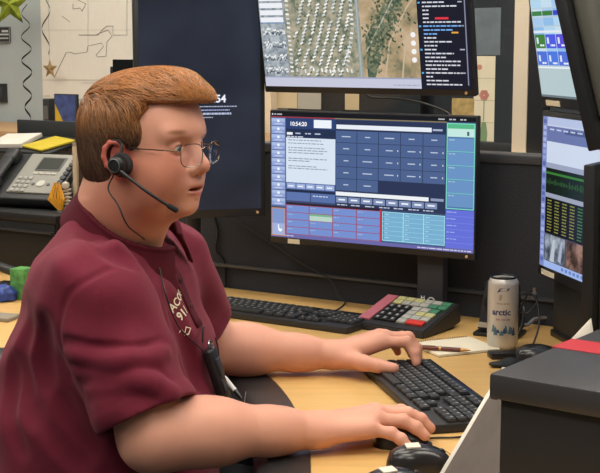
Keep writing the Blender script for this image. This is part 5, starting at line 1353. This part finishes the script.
mb = MB(); mb.prism([(-W4/2+.006, 0), (-W4/2+.046, 0), (-W4/2+.006, .065)], 0, .0006, M=Matrix.Translation((0, -.007, .028)) @ Matrix.Rotation(PI/2, 4, 'X')); mb.build('picture_yellow', mat('calendar_yellow', 'c4a428', .6), fr4)  # yellow triangle belongs to the picture's own colours
mb = MB()
for k in range(4): mb.box((-.03+.022*k, -.0075, .022), (.012, .001, .018))
mb.build('pattern', mat('calendar_green', '70783c', .6), fr4)
pk2 = VP(52, 128, pan(0, tF-.02), N1); bkx = empty('black_binder', (pk2.x, pk2.y, zc_), RZ1, 'black binder standing on the wall counter left of the blue picture', 'binder')
mb = MB(); mb.box((0, .05, .055), (.032, .16, .11), bev=.003); mb.build('cover', pdk, bkx)
mb = MB(); mb.box((0, -.031, .06), (.02, .002, .05)); mb.build('spine_label', mat('label_dim', '5a5a58', .7), bkx)
mo = VP(126, 120, pan(0, tF+.0), N1)
far = monitor('black office monitor on the wall counter, its top corner showing above the person’s hair', (mo.x+.10, mo.y-.0, zc_+.10), RZ1, .38, VP(126, 67, pan(0, tF), N1).z-zc_-.11, 0, None)
mb = MB(); mb.box((0, .03, -.06), (.06, .03, .10), bev=.004); mb.build('stand_neck', bez, far); mb = MB(); mb.box((0, .02, -.094), (.2, .14, .012), bev=.004); mb.build('stand_base', bez, far)
mb = MB(); mb.box((0, -.0006, .08), (.37, .001, .15)); mb.build('display', mat('dark_display', '0c0d10', .15), far)
# ------------------------------------------------------------------ chair
ch = empty('office_chair', (-.36, 2.19, 0), ty, 'black office chair under the person at the desk', 'chair')
fab = mat('chair_fabric', '202124', .9, noise=.15, nscale=200, bump=.2, bscale=900); pl_ = mat('chair_plastic', '161617', .45)
mb = MB(); mb.box((0, 0, .435), (.48, .50, .08), bev=.035, seg=4); mb.build('seat', fab, ch, 60)
mb = MB(); mb.box((-.275, 0, .66), (.05, .40, .36), bev=.022, seg=4); mb.build('backrest', fab, ch, 60)
mb = MB(); mb.tube([(-.12, 0, .40), (-.29, 0, .40), (-.32, 0, .50), (-.31, 0, .66)], .02, n=10); mb.build('back_bracket', pl_, ch)
mb = MB(); mb.lathe([(0, .09), (.03, .09), (.03, .26), (.02, .26), (.02, .40), (0, .40)], n=20); mb.build('gas_column', pl_, ch)
for k in range(5):
    a = 2*PI*k/5+.3; mb = MB(); mb.tube([(0, 0, .11), (.30*math.cos(a), .30*math.sin(a), .075)], [.028, .018], n=8); lg = mb.build('leg', pl_, ch)
    mb = MB(); mb.lathe([(0, -.012), (.022, -.012), (.028, -.008), (.028, .008), (.022, .012), (0, .012)], n=20, M=Matrix.Translation((.30*math.cos(a), .30*math.sin(a), .029)) @ Matrix.Rotation(a, 4, 'Z') @ Matrix.Rotation(PI/2, 4, 'X')); mb.build('caster', pl_, lg)
# ------------------------------------------------------------------ on the operator's chest: lettering, cord switch, pen
o = decal('lettering', t1, 180, 302, (173, 293), S, gold, shirt, 1.0); o['label'] = 'cream embroidered letters ACOG'
o = decal('lettering', t2, 185, 316, (178, 307), S, gold, shirt, .95); o['label'] = 'cream embroidered numerals 911'
mb = MB(); mb.tube([(-.012, .004, 0), (-.004, .008, 0), (.0, 0, 0), (.006, .008, 0), (.013, .003, 0), (.006, -.004, 0), (-.002, -.003, 0)], .0013, n=4)
ob = mb.build('emblem', None, None); em2 = ob.data; bpy.data.objects.remove(ob); em2.materials.clear()
o = decal('emblem', em2, 184, 333, (180, 322), S, gold, shirt, 1.0)
def chestp(px, py, off): 
    p = S.hit(px, py); return Vector(S.snap(p[None], off)[0])
"""cord of the headset, down the collar and chest to its switch"""
c0 = Vector(H(.019, .104, -.042))
cordA = [c0, Vector(H(.008, .104, -.066))]
def shp(px, py, off=.004):
    p = S.hit(px, py); return Vector(S.snap(p[None], off)[0])
cordA += [W(118, 205, 2.02), W(128, 226, 2.03)]
cordA += [shp(143, 246, .012), shp(156, 268, .006), shp(163, 296, .005), shp(176, 328, .006), shp(198, 350, .010)]
mb = MB(); mb.tube([p-hi_ for p in spline(cordA, 8)], .0013, n=6); mb.build('cord', blk, hs)
# push-to-talk switch clipped to the shirt
b0 = shp(203, 352, .010); b1 = shp(216, 398, .012); ax_ = (b1-b0).normalized()
nn = Vector(S.grad(np.array((b0+b1)/2)[None])[0]); sx_ = ax_.cross(nn).normalized(); nn = sx_.cross(ax_)
sw = empty('headset_switch', (b0+b1)/2, 0, 'black push-to-talk switch on the headset cord, clipped to the front of the shirt', 'switch')
MX = Matrix(((sx_.x, ax_.x, nn.x), (sx_.y, ax_.y, nn.y), (sx_.z, ax_.z, nn.z))).to_4x4()
Ls = (b1-b0).length
def swp(mb, name, m): o = mb.build(name, m, None, 40); o.data.transform(MX); o.parent = sw; return o
mb = MB(); mb.box((0, 0, .002), (.030, Ls*1.15, .018), bev=.006, seg=3); swp(mb, 'case', blk)
mb = MB(); mb.box((0, -.012, .012), (.018, .03, .004), bev=.002); swp(mb, 'button', mat('switch_grey', '303236', .4))
mb = MB(); mb.box((.010, .02, .012), (.006, .022, .004), bev=.001); swp(mb, 'slider', mat('switch_grey', '303236', .4))
mb = MB(); ring = [(.009*math.cos(2*PI*j/18), -Ls*.62+.009*math.sin(2*PI*j/18), .008) for j in range(19)]; mb.tube(ring, .0016, n=6, cap=False); swp(mb, 'metal_ring', mat('chrome', 'b8b8ba', .2, metal=1))
mb = MB(); mb.lathe([(0, 0), (.005, 0), (.005, .003), (0, .003)], n=16, M=Matrix.Translation((0, -Ls*.62, .006))); swp(mb, 'rivet', mat('chrome', 'b8b8ba', .2, metal=1))
lp = [shp(196, 342, .012), shp(196, 330, .014), W(206, 328, 2.24), W(216, 340, 2.26), W(219, 358, 2.25), W(222, 378, 2.22), W(232, 398, 2.2), W(243, 404, 2.2), W(246, 392, 2.22)]
mb = MB(); mb.tube([p-sw.location for p in spline(lp, 8)], .0015, n=6); mb.build('loop_cord', blk, sw)
pA, pB = W(224, 377, 2.21), W(242, 399, 2.185); pd_ = (pB-pA).normalized(); 
pn_ = empty('clip_pen', pA, 0, 'slim white and silver pen hanging at the front of the shirt by the black switch', 'pen')
qz = Vector((0, 0, 1)).rotation_difference(pd_).to_matrix().to_4x4(); Lp = (pB-pA).length
mb = MB(); mb.lathe([(0, 0), (.0035, 0), (.0042, .004), (.0042, Lp*.62), (0, Lp*.62)], n=16, M=qz); mb.build('barrel', mat('pen_white', 'cfcfcc', .35), pn_)
mb = MB(); mb.lathe([(0, Lp*.62), (.0042, Lp*.62), (.0036, Lp*.85), (.0012, Lp), (0, Lp)], n=16, M=qz); mb.build('tip', mat('pen_black', '1a1a1a', .3), pn_)
mb = MB(); mb.tube([qz @ Vector((.004, 0, .004)), qz @ Vector((.0062, 0, .006)), qz @ Vector((.0062, 0, Lp*.4))], .0009, n=6); mb.build('clip', alu, pn_)
# ------------------------------------------------------------------ light
w = bpy.data.worlds.new('world'); SC.world = w; w.use_nodes = True
bg = w.node_tree.nodes['Background']; bg.inputs[0].default_value = (.9, .95, 1, 1); bg.inputs[1].default_value = .15
diff = mat('lamp_diffuser', 'f0f0ec', .5, emit='fff6ea', es=8.6); corridor_fill = mat('corridor_fill_diffuser', 'f0f0ec', .5, emit='fff2e0', es=12); lf = mat('lamp_frame', 'd8d8d6', .5)  # corridor diffuser is for an added panel that brightens the dark glass
for i, (s, t) in enumerate(((-1.6, -.7), (.1, -.9), (1.9, -.9), (-1.6, -2.6), (.3, -2.9), (2.1, -2.9), (-3.3, -1.6), (1.0, -1.9), (-1.0, .35), (1.1, .35), (.9, 1.85))):  # later panels are added fill for the face, back wall and corridor
    p = pan(s, t)
    L_ = empty('ceiling_light', (p.x, p.y, CEIL-.006), RZ1, 'flush white ceiling light panel out of view, some of the set added as fill', 'ceiling light', 'ceiling light panels above the dispatch room')
    mb = MB(); mb.box((0, 0, -.006), (1.2, .6, .012)); mb.build('diffuser', diff if i < 10 else corridor_fill, L_)
    mb = MB()
    for c, d in (((0, .31, -.01), (1.24, .02, .024)), ((0, -.31, -.01), (1.24, .02, .024)), ((.61, 0, -.01), (.02, .6, .024)), ((-.61, 0, -.01), (.02, .6, .024))): mb.box(c, d)
    mb.build('frame', lf, L_)
vs = SC.view_settings; vs.view_transform = 'Standard'; vs.look = 'None'; vs.gamma = 1; vs.use_curve_mapping = False; vs.exposure = 0
